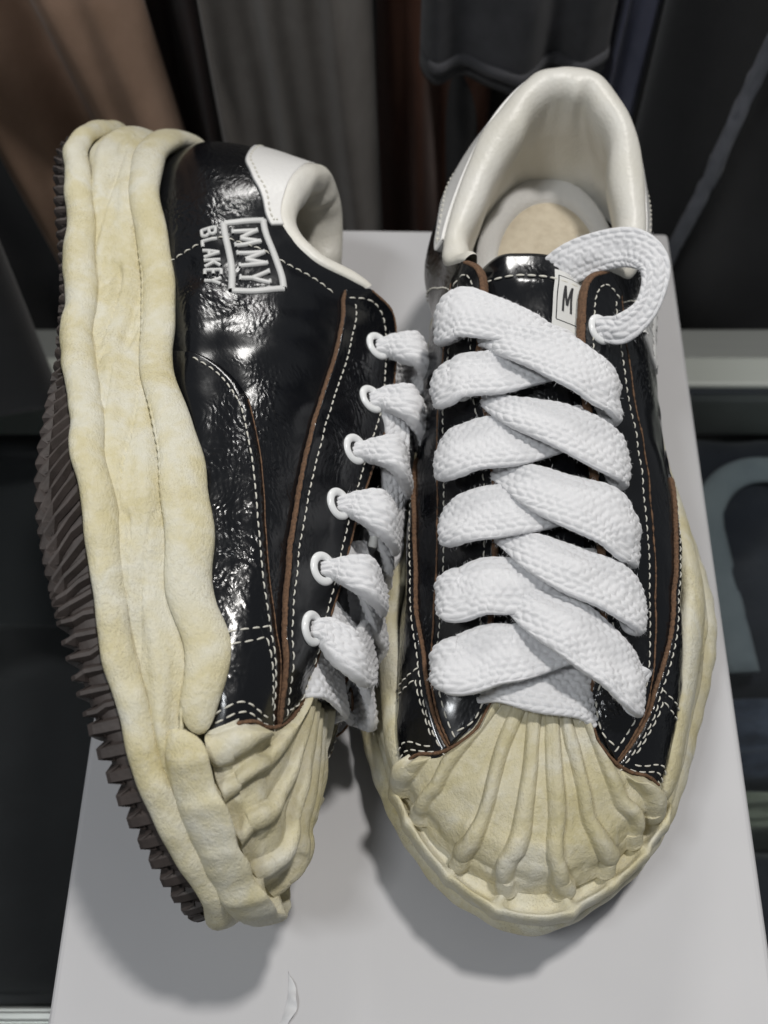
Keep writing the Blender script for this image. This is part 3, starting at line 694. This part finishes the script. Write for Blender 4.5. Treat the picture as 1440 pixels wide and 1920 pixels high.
# ---------------------------------------------------------------- laces
def ribbon(s, name, ctrl, material='lace', bref=None, parent=None, seed=0, caps=True):
    """ctrl rows: (x,y,z,width,thick[,bx,by,bz]); woven flat lace"""
    C = np.array([c[:5] for c in ctrl], float); Bc = np.array([c[5:8] if len(c) >= 8 else (0, 1., 0) for c in ctrl], float)
    C[:, 4] *= .86; C[2:, 3] *= (1.10 if s.w == 'up' and seed < 40 else 1.) + .07 * np.sin(seed * 2.7)
    t0 = np.linspace(0, len(C) - 1, 600); X = catmull(C, t0, False); Bv = catmull(Bc, t0, False)
    d = np.concatenate([[0], np.cumsum(np.linalg.norm(np.diff(X[:, :3], axis=0), axis=1))])
    n = max(24, int(d[-1] / .03)); tt = np.linspace(0, d[-1], n)
    X = np.stack([np.interp(tt, d, X[:, k]) for k in range(5)], 1); Bv = np.stack([np.interp(tt, d, Bv[:, k]) for k in range(3)], 1)
    P = X[:, :3]; T = np.gradient(P, axis=0); T /= np.linalg.norm(T, axis=1)[:, None]
    if bref is not None: Bv = np.cross(T, np.broadcast_to(np.asarray(bref, float), T.shape)) * np.sign((np.cross(T, np.broadcast_to(np.asarray(bref, float), T.shape)) * Bv).sum(1))[:, None] if False else np.cross(T, np.broadcast_to(np.asarray(bref, float), T.shape))
    B = Bv - T * (Bv * T).sum(1)[:, None]; B /= np.linalg.norm(B, axis=1)[:, None] + 1e-9; N = np.cross(T, B)
    na = 96; a = np.linspace(0, 2 * math.pi, na, endpoint=False)
    ca, sa = np.cos(a), np.sin(a); px = np.sign(ca) * np.abs(ca) ** .8; pz = np.sign(sa) * np.abs(sa) ** .58
    w = X[:, 3:4] / 2; h = X[:, 4:5] / 2
    # weave relief: columns of slanted stitches, neighbouring columns slant the other way
    wc = np.broadcast_to(px[None] * w * 2 / .20 * .5, (n, na)) + .5 + .25 * (value_noise(tt[:, None] * .9, px[None] * 2, 70 + seed) - .5); col = np.floor(wc); fr = wc - col
    sl = np.where(col % 2 == 0, 1., -1.)
    ph = tt[:, None] / .30 + sl * (fr - .5) * .38 + np.where(col % 2 == 0, 0, .5) + .5 * (value_noise(tt[:, None] * 1.1 + 5, px[None] * 3, 71 + seed) - .5)
    rel = (np.abs(np.sin(math.pi * ph)) ** .5) * (np.abs(np.sin(math.pi * fr)) ** .5)
    rel = (rel - .55) * .095 * np.clip(np.abs(pz[None]) * 1.6, .12, 1)
    r = np.random.RandomState(seed + 3); rel = rel + (r.rand(n, na) - .5) * .012
    und = (value_noise(tt[:, None] * 1.1 + seed * 7, px[None] * 1.4 + seed, 40 + seed) - .5) * .26
    edge = .05 * np.sin(tt * 2.1 + seed)[:, None]
    flat = np.clip(np.abs(tt[:, None] - 0) * 9, 0, 1)
    G = P[:, None] + B[:, None] * (px[None] * (w + edge * .5) + np.sign(px)[None] * rel * .25 * np.abs(px[None]) ** 4)[..., None] + N[:, None] * (pz[None] * (h + rel) + und * np.clip(w, 0, 1))[..., None]
    o = s.grid(name, G, material, cv=True, caps=caps, parent=parent)
    s.fuzz_src.append(G)
    return o
def strand_ctrl(s, side, uv, over, k, jit):
    rj = random.Random(k * 7 + (side > 0) * 3 + jit); rw_ = rj.uniform(-.16, .16)
    u, v = uv; v = min(.975, v + .03) if (s.w == 'up' and side > 0 and k > 0) else v
    if side < 0: u = 30 - u
    e = s.U.at(u, v, 0.); n = s.U.nrm(u, v); ye = e[1]
    qe = 1 + np.linalg.norm(s.U.at(u, 1.) - e) / 1.6
    pts = []
    def add(q, y, h, w, th): 
        p = s.throat(side * q, y, h); pts.append((*p, w, th))
    if s.w == 'ly' and side > 0:                       # seen from the side: the lace leaves the ring as a soft cone
        inw = s.throat(1.0, ye, 0.) - e; inw -= n * (inw @ n); inw /= np.linalg.norm(inw)
        pts.append((*(e - n * .15 + inw * .04), .46, .44)); pts.append((*(e + n * .16 + inw * .12), .50, .48)); pts.append((*(e + n * .44 + inw * .42), .86, .72))
        add(.98, ye + .18, 1.05, 1.42, .78); add(.55, ye + .15, 1.0, 1.6, .62); add(0, ye - .2, .75, 1.7, .46)
        add(-.45, ye - .75, .5, 1.6, .40); add(-.95, ye - 1.3, .1, 1.2, .36); add(-1.25, ye - 1.75, -.36, .9, .30)
        return pts
    up_ = side > 0
    pts.append((*(e + n * .06), .72, .34))
    ye += rw_ - .14 - (.30 if (up_ and k == 5) else 0); k_ = ((.14 if k == 5 else -.10) if up_ else rj.uniform(-.08, .06))
    if up_:                                            # outer strands end in a blunt fold
        add(qe + k_ + .20, ye + .26, .22, .90, .36); add(qe + k_ + .34, ye + .34, .42, 1.26, .42); add(qe + k_ + .26, ye + .38, .64, 1.46, .48)
        add(qe + k_ + .06, ye + .42, .84, 1.62, .48); add(qe + k_ - .18, ye + .46 + rj.uniform(-.06, .06), .96, 1.70, .46)
    else:                                              # inner strands puff up round over the eyelet
        add(qe + k_ + .22, ye - .02, .30, .62, .44); add(qe + k_ + .42, ye - .16, .58, .90, .56); add(qe + k_ + .34, ye - .14, .82, 1.30, .60)
        add(qe + k_ + .12, ye - .02, .96, 1.58, .58); add(qe + k_ - .16, ye + .14 + rj.uniform(-.05, .05), .98, 1.72, .50)
    if up_:
        add(.78, ye + .32 + rj.uniform(-.08, .08), 1.0, 1.74, .44)
        add(.28, ye - .10 + rj.uniform(-.08, .08), .98, 1.66, .42)
        add(-.18, ye - .55, .80, 1.25, .42); add(-.52, ye - .90, .50, .80, .42); add(-.85, ye - 1.2, .16, .66, .36); add(-1.25, ye - 1.6, -.4, .66, .30)
    else:
        if k == 0:
            add(.95, ye + .36, .88, 1.72, .44); add(.5, ye + .62, .74, 1.55, .42); add(.08, ye + .86, .42, 1.25, .40); add(-.3, ye + 1.0, .1, .95, .36); add(-.8, ye + 1.0, -.2, 1.0, .34); add(-1.3, ye + 1.3, -.4, .8, .30)
        else:                                          # crosses under the outer strand of its own row
            add(.95, ye + .22 + rj.uniform(-.06, .06), .86, 1.74, .44); add(.5, ye + .08, .60, 1.66, .42); add(.05, ye - .18, .34, 1.5, .40)
            add(-.45, ye - .50, .10, 1.3, .36); add(-.9, ye - .85, -.12, 1.0, .34); add(-1.3, ye - 1.1, -.4, .8, .30)
    return pts
def make_laces(s):
    s.fuzz_src = []
    for k, uv in enumerate(EYELETS):
        if not (s.w == 'up' and k == 0): ribbon(s, 'lace_strand', strand_ctrl(s, 1, uv, .26, k, 0), seed=k)
        ribbon(s, 'lace_strand', strand_ctrl(s, -1, uv, -.02, k, 5), seed=10 + k)
    # lowest crossing bar under the last row
    ub, vb = EYELETS[-1]; yb = s.U.at(ub, vb)[1]
    bar = [(*s.throat(q, yb + .55 + dy, h), 1.5, .36) for q, h, dy in ((-1.3, -.1, -.1), (-.8, .25, .1), (0, .22, .2), (.8, .18, .25), (1.25, -.2, .2))]
    ribbon(s, 'lace_strand', bar, seed=31)
    if s.w == 'up':
        e = s.U.at(*EYELETS[0]); n = s.U.nrm(*EYELETS[0])
        w0, th = 1.35, .40
        c = [(*(e - n * .3), .6, .42), (*(e + n * .25), .72, .45), (e[0] + .8, e[1] + .15, e[2] + .45, .95, th), (e[0] + 1.55, e[1] - .55, e[2] + .85, .85, th),
             (e[0] + 1.72, e[1] - 1.8, e[2] + 1.35, .95, th), (e[0] + .95, e[1] - 2.6, e[2] + 1.3, w0, th), (e[0] - .3, e[1] - 2.6, e[2] + .85, w0, th), (e[0] - 1.4, e[1] - 2.3, e[2] + .05, 1.3, th), (e[0] - 2.0, e[1] - 1.6, e[2] - 1.0, 1.2, th)]
        ribbon(s, 'lace_end', c, seed=50, bref=(.15, -.6, -.79))
    if s.w == 'ly':
        v = np.array([(.3, 14.2, 10.2), (.12, 15.22, 10.66), (-.31, 16.81, 10.25), (-1.24, 17.89, 9.87), (-2.1, 18.77, 9.47), (-2.07, 19.1, 8.92), (-1.54, 18.9, 8.72), (-1.0, 18.2, 9.0)])
        ribbon(s, 'lace_end', [(*p, .9, .55) for p in v], seed=60, bref=(.8, -.5, .4))
        tl = [(.3, 19.3, 8.5), (.02, 20.22, 8.41), (-.9, 21.24, 7.96), (-1.82, 22.27, 7.49), (-3.2, 22.9, 6.9)]
        ribbon(s, 'lace_strand', [(*p, 1.15, .4) for p in tl], seed=61, bref=(.8, -.5, .4))
        p0, p1 = np.array([.28, 18.0, 9.8]), np.array([-.11, 19.45, 9.1]); ax = (p1 - p0) / np.linalg.norm(p1 - p0); e1 = np.cross(ax, [0, 0, 1.]); e1 /= np.linalg.norm(e1); e2 = np.cross(ax, e1)
        aa = np.linspace(0, 2 * math.pi, 14, endpoint=False); st = [(0, .12), (.03, .15), (.5, .145), (.97, .15), (1, .12)]
        s.grid('aglet', np.stack([p0 + (p1 - p0) * f + (e1[None] * np.cos(aa)[:, None] + e2[None] * np.sin(aa)[:, None]) * r_ for f, r_ in st], 0), 'aglet', cv=True, caps=True)
        # loose front end of the inner eyestay, pale lining side showing
        cc_ = np.array([-2.0, 23.25, 6.4]); ua = np.array([-1.9, .78, -.2]); ub = np.array([-.12, .05, 1.0]); nn = np.cross(ua, ub); nn /= np.linalg.norm(nn); nn *= -np.sign(nn[1])
        th = np.linspace(-math.pi / 2, math.pi / 2, 40); rr_ = np.linspace(0, 1, 8)
        G = np.stack([cc_ + ua * (np.cos(th) * k)[:, None] + ub * (np.sin(th) * k)[:, None] + nn * (.12 * k * k) for k in rr_], 1)
        flap = s.grid('inner_eyestay_flap', G, 'lining')
        rim = G[:, -1]; s.cord('raw_edge', rim - nn * .08, np.broadcast_to(nn, rim.shape).copy(), .07, .16, 'suede_edge', flap, jitter=.2)
        s.grid('flap_leather', G - nn * .2, 'patent', parent=flap)
    # loose cotton fibres standing off the lace
    r = np.random.RandomState(5); Vs, Fs = [], []
    for G in s.fuzz_src:
        n, na = G.shape[:2]; cen = G.mean(1); m = int(n * 4.5)
        i = r.randint(2, n - 2, m); j = r.randint(0, na, m)
        for a, b in zip(i, j):
            p = G[a, b]; d = p - cen[a]; d /= np.linalg.norm(d) + 1e-9; tng = G[a + 1, b] - G[a - 1, b]; tng /= np.linalg.norm(tng) + 1e-9
            L = r.uniform(.05, .17); dr = d * r.uniform(.5, 1) + tng * r.uniform(-1.2, 1.2) + r.uniform(-.5, .5, 3); dr /= np.linalg.norm(dr)
            sd = np.cross(dr, d + r.uniform(-.3, .3, 3)); sd /= np.linalg.norm(sd) + 1e-9; w_ = .0038
            bend = r.uniform(-.5, .5, 3) * L * .5; b0 = len(Vs)
            Vs += [p - sd * w_, p + sd * w_, p + dr * L * .55 + bend * .4 + sd * w_ * .8, p + dr * L * .55 + bend * .4 - sd * w_ * .8, p + dr * L + bend]
            Fs += [(b0, b0 + 1, b0 + 2, b0 + 3), (b0 + 3, b0 + 2, b0 + 4)]
    f = link(s.mesh('lace_fuzz', np.array(Vs), Fs), 'lace_fuzz', 'lace', s.root); f['kind'] = 'stuff'

def make_tongue_label(s, ton):
    T_ = s.tongue; j0, j1 = 28, 40
    sub = T_[4:26, j0:j1] + np.array([0, 0, .06])
    o = s.grid('tongue_label', sub, 'label_white', parent=ton)
    P = sub
    def f(p, q):                       # p across (lateral +), q up towards the heel
        i = (1 - q) * (P.shape[0] - 1); j = p * (P.shape[1] - 1); a = int(min(i, P.shape[0] - 1.001)); b = int(min(j, P.shape[1] - 1.001)); fi, fj = i - a, j - b
        pt = (P[a, b] * (1 - fi) + P[a + 1, b] * fi) * (1 - fj) + (P[a, b + 1] * (1 - fi) + P[a + 1, b + 1] * fi) * fj
        return pt, np.array([0, -.35, .94])
    V, F_ = stroke_mesh([[(.12, .42), (.12, .92)], [(.12, .92), (.95, .92)], [(.12, .42), (.95, .42)]], f, .02, .012, 0)
    link(s.mesh('label_frame', V, F_), 'label_frame', 'ink_black', o)
    V, F_ = stroke_mesh([[(.30 + p[0] * .26, .52 + p[1] * .28) for p in st] for st in GLYPH['M']], f, .05, .012, 0)
    link(s.mesh('label_letter', V, F_), 'label_letter', 'ink_black', o)
    for i, ch in enumerate('WEA'):
        V, F_ = stroke_mesh([[(.04 + i * .15 + p[0] * .11, .25 + p[1] * .09) for p in st] for st in GLYPH[ch]], f, .018, .010, 0)
        link(s.mesh('label_letter', V, F_), 'label_letter', 'ink_red', o)

def make_shoe(which, name, label):
    s = Shoe(which, name)
    make_sole(s); base, ton = make_upper(s); make_toe(s); make_laces(s); make_logo(s, base); make_tongue_label(s, ton)
    from mathutils import Matrix
    R, L = (UP_ROT, UP_LOC) if which == 'up' else (LY_ROT, LY_LOC)
    mw = Matrix([[*R[0], L[0]], [*R[1], L[1]], [*R[2], L[2]], [0, 0, 0, 1]])
    s.root.matrix_world = mw
    tag(s.root, label, 'sneaker', 'pair of black sneakers on the shoebox')
    return s
# ---------------------------------------------------------------- setting: counter, shoebox, clothes
def box_mesh(name, x0, x1, y0, y1, z0, z1, bevel=.001, seg=2):
    bm = bmesh.new(); bmesh.ops.create_cube(bm, size=1)
    for v in bm.verts: v.co = (x0 + (v.co.x + .5) * (x1 - x0), y0 + (v.co.y + .5) * (y1 - y0), z0 + (v.co.z + .5) * (z1 - z0))
    if bevel: bmesh.ops.bevel(bm, geom=list(bm.edges), offset=bevel, segments=seg, affect='EDGES', profile=.5)
    me = bpy.data.meshes.new(name); bm.to_mesh(me); bm.free(); return me
def empty(name, loc=(0, 0, 0), rz=0):
    o = bpy.data.objects.new(name, None); scene.collection.objects.link(o); o.location = loc; o.rotation_euler = (0, 0, rz); return o
ZC = -.12                                             # counter glass level (box lid top is z = 0)
bx = empty('shoebox', (.0126, .0, ZC), math.radians(-1.0))
hw = .1183
lid = link(box_mesh('lid', -hw, hw, -.225, .17, .085, .12, .0022, 3), 'lid', 'box', bx)
link(box_mesh('box_body', -hw + .003, hw - .003, -.222, .167, .0, .0848, .001), 'box_body', 'box_side', bx)
tag(bx, 'pale grey cardboard shoebox carrying both sneakers on its lid', 'shoebox')
# torn flap of lid paper near the front edge
def tear(P0):
    n, m = 24, 9; V = []
    for i in range(n):
        f = i / (n - 1); w = .0034 * math.sin(math.pi * f) ** .8 * (1 + .10 * math.sin(f * 17)); cx = .004 * f + .0018 * math.sin(f * 3.2); cy = .021 * f
        for j in range(m):
            g = j / (m - 1); V.append((P0[0] + cx + w * g, P0[1] + cy - .0008 * g, P0[2] + .0003 + .0022 * math.sin(math.pi * f) * (1 - (1 - g) ** 2) * (.8 + .3 * math.sin(f * 23))))
    return mesh_from('torn_paper', V, grid_faces(n, m, False, False))
link(tear((-.0452, -.1815, .12)), 'torn_paper', 'paper_torn', bx)

ct = empty('display_counter', (0, 0, ZC))
link(box_mesh('glass_top', -.75, .75, -.1535, .167, -.008, -.0008, .0005), 'glass_top', 'glass', ct)
rail = link(box_mesh('rear_rail', -.75, .75, .168, .188, -.05, .0005, .002), 'rear_rail', 'frame_white', ct)
link(box_mesh('rear_rail_ledge', -.75, .75, .189, .212, -.05, -.004, .0015), 'rear_rail_ledge', 'alu', ct)
for i in range(7): link(box_mesh('front_rail_rib', -.75, .75, -.1605 - i * .0048, -.1568 - i * .0048, -.03, .0012 - .0004 * (i % 2), .0008), 'front_rail_rib', 'alu', ct)
link(box_mesh('front_rail_base', -.75, .75, -.21, -.1545, -.06, -.0015, .001), 'front_rail_base', 'alu', ct)
link(box_mesh('shelf', -.75, .75, -.20, .189, -.075, -.068, .001), 'shelf', 'shelf', ct)
link(box_mesh('back_panel', -.75, .75, .19, .20, -.6, -.052, .001), 'back_panel', 'shelf', ct)
tag(ct, 'glass topped display counter with pale metal rails under the shoebox', 'counter')

def slab(name, x0, x1, y0, y1, z0, h, mat_, label, cat, seed, rot=0.):
    """softly rounded folded garment"""
    n = 46; r = np.linspace(-1, 1, n); X, Y = np.meshgrid(r, r, indexing='ij')
    e = np.clip((1 - np.maximum(np.abs(X), np.abs(Y)) ** 6), 0, 1) ** .5
    Z = h * e + (value_noise(X * 4 + seed, Y * 4, seed) - .5) * .014 + (value_noise(X * 11, Y * 9 + seed, seed + 1) - .5) * .005
    V = np.stack([(X * (x1 - x0) / 2), (Y * (y1 - y0) / 2), Z], -1)
    Bm = V.copy(); Bm[..., 2] = 0
    Vt = np.concatenate([V.reshape(-1, 3), Bm.reshape(-1, 3)]); F_ = grid_faces(n, n, False, False) + grid_faces(n, n, False, False, n * n, True)
    ring = [i * n for i in range(n)] + [(n - 1) * n + j for j in range(1, n)] + [i * n + n - 1 for i in range(n - 2, -1, -1)] + [j for j in range(n - 2, 0, -1)]
    F_ += [(ring[i], ring[(i + 1) % len(ring)], ring[(i + 1) % len(ring)] + n * n, ring[i] + n * n) for i in range(len(ring))]
    root = empty(name, ((x0 + x1) / 2, (y0 + y1) / 2, z0), rot)
    me = mesh_from('fabric', Vt, F_); fix_normals(me); link(me, 'fabric', mat_, root); tag(root, label, cat)
    return root, h
zsh = ZC - .0675
g1, h1 = slab('folded_sweatshirt', .128, .42, .004, .166, zsh, .034, 'cloth_navy_dark', 'dark navy folded sweatshirt with pale blue arch print under the glass', 'sweatshirt', 5)
a = np.linspace(0, math.pi, 50); sec = np.linspace(0, 2 * math.pi, 14, endpoint=False)
R0 = .035; pts = np.stack([R0 * np.cos(a), R0 * 1.1 * np.sin(a), 0 * a], 1); leg = np.linspace(0, 1, 12)[1:]
pts = np.concatenate([np.stack([np.full(11, R0) - .006 * leg, -.085 * leg, 0 * leg], 1)[::-1], pts, np.stack([np.full(11, -R0) + .006 * leg, -.085 * leg, 0 * leg], 1)])
T = np.gradient(pts, axis=0); T /= np.linalg.norm(T, axis=1)[:, None]; Bn = np.stack([-T[:, 1], T[:, 0], 0 * T[:, 0]], 1)
G = pts[:, None] + Bn[:, None] * (np.cos(sec)[None, :, None] * .0085) + np.array([0, 0, 1.]) * (np.sin(sec)[None, :, None] * .003)
me = mesh_from('arch_print', G.reshape(-1, 3), grid_faces(*G.shape[:2], False, True) + [list(range(14))[::-1], list(range(len(G.reshape(-1, 3)) - 14, len(G.reshape(-1, 3))))]); fix_normals(me)
ap = link(me, 'arch_print', 'pale_blue', g1); ap.location = (.214 - .274, .094 - .085, h1 + .0015)
slab('folded_jeans', .150, .42, -.046, .000, zsh, .036, 'cloth_denimblue', 'mottled blue folded jeans beside the navy sweatshirt under the glass', 'jeans', 9)
slab('folded_towel', .150, .42, -.072, -.049, zsh, .034, 'cloth_sage', 'pale sage green folded towel next to the mottled jeans under the glass', 'towel', 11)
slab('folded_scarf', .120, .42, -.150, -.075, zsh, .026, 'cloth_navy_dark', 'dark navy folded scarf next to the sage towel under the glass', 'scarf', 14)
slab('folded_shirt', -.42, -.13, -.14, .05, zsh, .02, 'cloth_black', 'black folded shirt under the glass beside the lugged outsole', 'shirt', 3)

def hanging(name, xs, y, depth, zt, zb, mat_, label, cat, folds, seed, lean=0., hem=None, group='clothes hanging behind the counter'):
    """closed fabric tube hanging down: xs = (left, right) at z = 0, folds = list of (freq, amp, phase)"""
    n, m = 120, 60; u = np.linspace(0, 1, n); z = np.linspace(zt, zb, m)
    U_, Z_ = np.meshgrid(u, z, indexing='ij')
    X = xs[0] + (xs[1] - xs[0]) * U_ + lean * (-Z_)
    bul = np.sqrt(np.clip(1 - (2 * U_ - 1) ** 2, 0, 1))
    f = sum(am * np.sin(2 * math.pi * fr * U_ + ph + Z_ * 6 * (fr % 2 + .5)) for fr, am, ph in folds) + (value_noise(U_ * 7 + seed, Z_ * 14, seed) - .5) * .006
    Yf = y - depth * bul - f * bul ** .5; Yb = y + depth * .4 * bul + .004
    Fp = np.stack([X, Yf, Z_], -1); Bp = np.stack([X, Yb, Z_], -1)[::-1]
    G = np.concatenate([Fp, Bp[1:-1]], 0)
    F_ = grid_faces(G.shape[0], m, True, False)
    F_ += [[i * m + m - 1 for i in range(G.shape[0])], [i * m for i in range(G.shape[0])][::-1]]
    me = mesh_from('fabric', G.reshape(-1, 3), F_); fix_normals(me)
    root = empty(name, (0, 0, 0)); link(me, 'fabric', mat_, root); tag(root, label, cat, group)
    if hem is not None:
        k = np.argmin(np.abs(z - hem)); C = G[:n, k] + [0, -.0018, 0]; ss = np.linspace(0, 2 * math.pi, 8, endpoint=False)
        H = C[:, None] + np.array([0, 1., 0]) * (np.cos(ss)[None, :, None] * .0022) + np.array([0, 0, 1.]) * (np.sin(ss)[None, :, None] * .0035)
        me = mesh_from('hem_roll', H.reshape(-1, 3), grid_faces(n, 8, False, True)); fix_normals(me); link(me, 'hem_roll', mat_, root)
    return root
hanging('hanging_backcloth', (-.60, .60), .47, .01, .30, -.45, 'cloth_black', 'black cloth hanging behind all the other garments', 'cloth', [(9, .006, 0), (4, .008, 1)], 1)
hanging('hanging_trousers', (-.205, -.108), .262, .022, .22, -.40, 'cloth_brown', 'warm brown trousers hanging in broad smooth folds behind the counter', 'trousers', [(1.6, .012, .4), (.8, .010, 2), (3.4, .005, 1)], 2, lean=.10)
hanging('hanging_shirt', (-.126, -.078), .30, .015, .22, -.40, 'cloth_maroon', 'very dark maroon shirt hanging between brown trousers and taupe jacket', 'shirt', [(2, .006, 0)], 8)
hanging('hanging_jacket', (-.088, -.004), .275, .02, .22, -.40, 'cloth_taupe', 'dark taupe jacket with narrow vertical folds hanging behind the lying sneaker', 'jacket', [(1.1, .008, 2), (2.6, .005, .5), (5.2, .0025, 0)], 3, lean=.03)
hanging('hanging_sweater', (-.004, .062), .33, .02, .22, -.40, 'cloth_rust', 'dark rust brown sweater hanging next to the taupe jacket', 'sweater', [(1.4, .010, 0), (3, .004, 1)], 4)
hanging('hanging_jeans', (.018, .112), .272, .018, .22, .012, 'cloth_denim', 'charcoal denim jeans with a stitched hem above the standing sneaker heel', 'jeans', [(2.2, .006, 1), (4, .003, 0)], 5, hem=.021)
hanging('hanging_coat', (.035, .128), .33, .02, .22, -.40, 'cloth_black', 'black coat hanging below and behind the charcoal denim hem', 'coat', [(3, .008, 0)], 12)
hanging('hanging_sweatpants', (.112, .136), .285, .012, .22, -.40, 'cloth_navy', 'slate blue sweatpants leg hanging as a narrow strip by the denim', 'sweatpants', [(1.5, .005, 0)], 6, lean=-.03)
ck = hanging('hanging_hoodie', (.134, .36), .268, .028, .22, -.40, 'cloth_black', 'black hoodie with a fuzzy grey seam hanging at the rail', 'hoodie', [(1.2, .008, 1), (3, .004, 0)], 7)
hanging('draped_coat', (-.46, -.178), .158, .022, .20, -.116, 'cloth_black', 'black coat draped down over the rear rail beside the lugged outsole', 'coat', [(2.2, .007, .4), (5, .003, 1)], 21)
# fuzzy seam running down across the hoodie
zz = np.linspace(.16, -.16, 60); C = np.stack([.172 + .24 * (zz - .0) * .55, .233 + 0 * zz + .002 * np.sin(zz * 40), zz], 1); ss = np.linspace(0, 2 * math.pi, 10, endpoint=False)
H = C[:, None] + np.array([1., 0, 0]) * (np.cos(ss)[None, :, None] * .0042) + np.array([0, 1., 0]) * (np.sin(ss)[None, :, None] * .0025)
H = H + np.random.RandomState(2).normal(0, .0004, H.shape)
me = mesh_from('fuzzy_seam', H.reshape(-1, 3), grid_faces(60, 10, False, True)); fix_normals(me); link(me, 'fuzzy_seam', 'cloth_seam', ck)
fl_ = mesh_from('floor', [(-4, -4, -1.0), (4, -4, -1.0), (4, 4, -1.0), (-4, 4, -1.0)], [(0, 1, 2, 3)], False)
fo = link(fl_, 'floor', 'shelf'); fo['kind'] = 'structure'; fo['label'] = 'dark shop floor below the counter'

# ---------------------------------------------------------------- the pair of sneakers
up = make_shoe('up', 'sneaker', 'black patent sneaker standing upright with fat white laces on the shoebox')
ly = make_shoe('ly', 'sneaker', 'black patent sneaker lying on its side showing embroidery and brown lugged outsole')
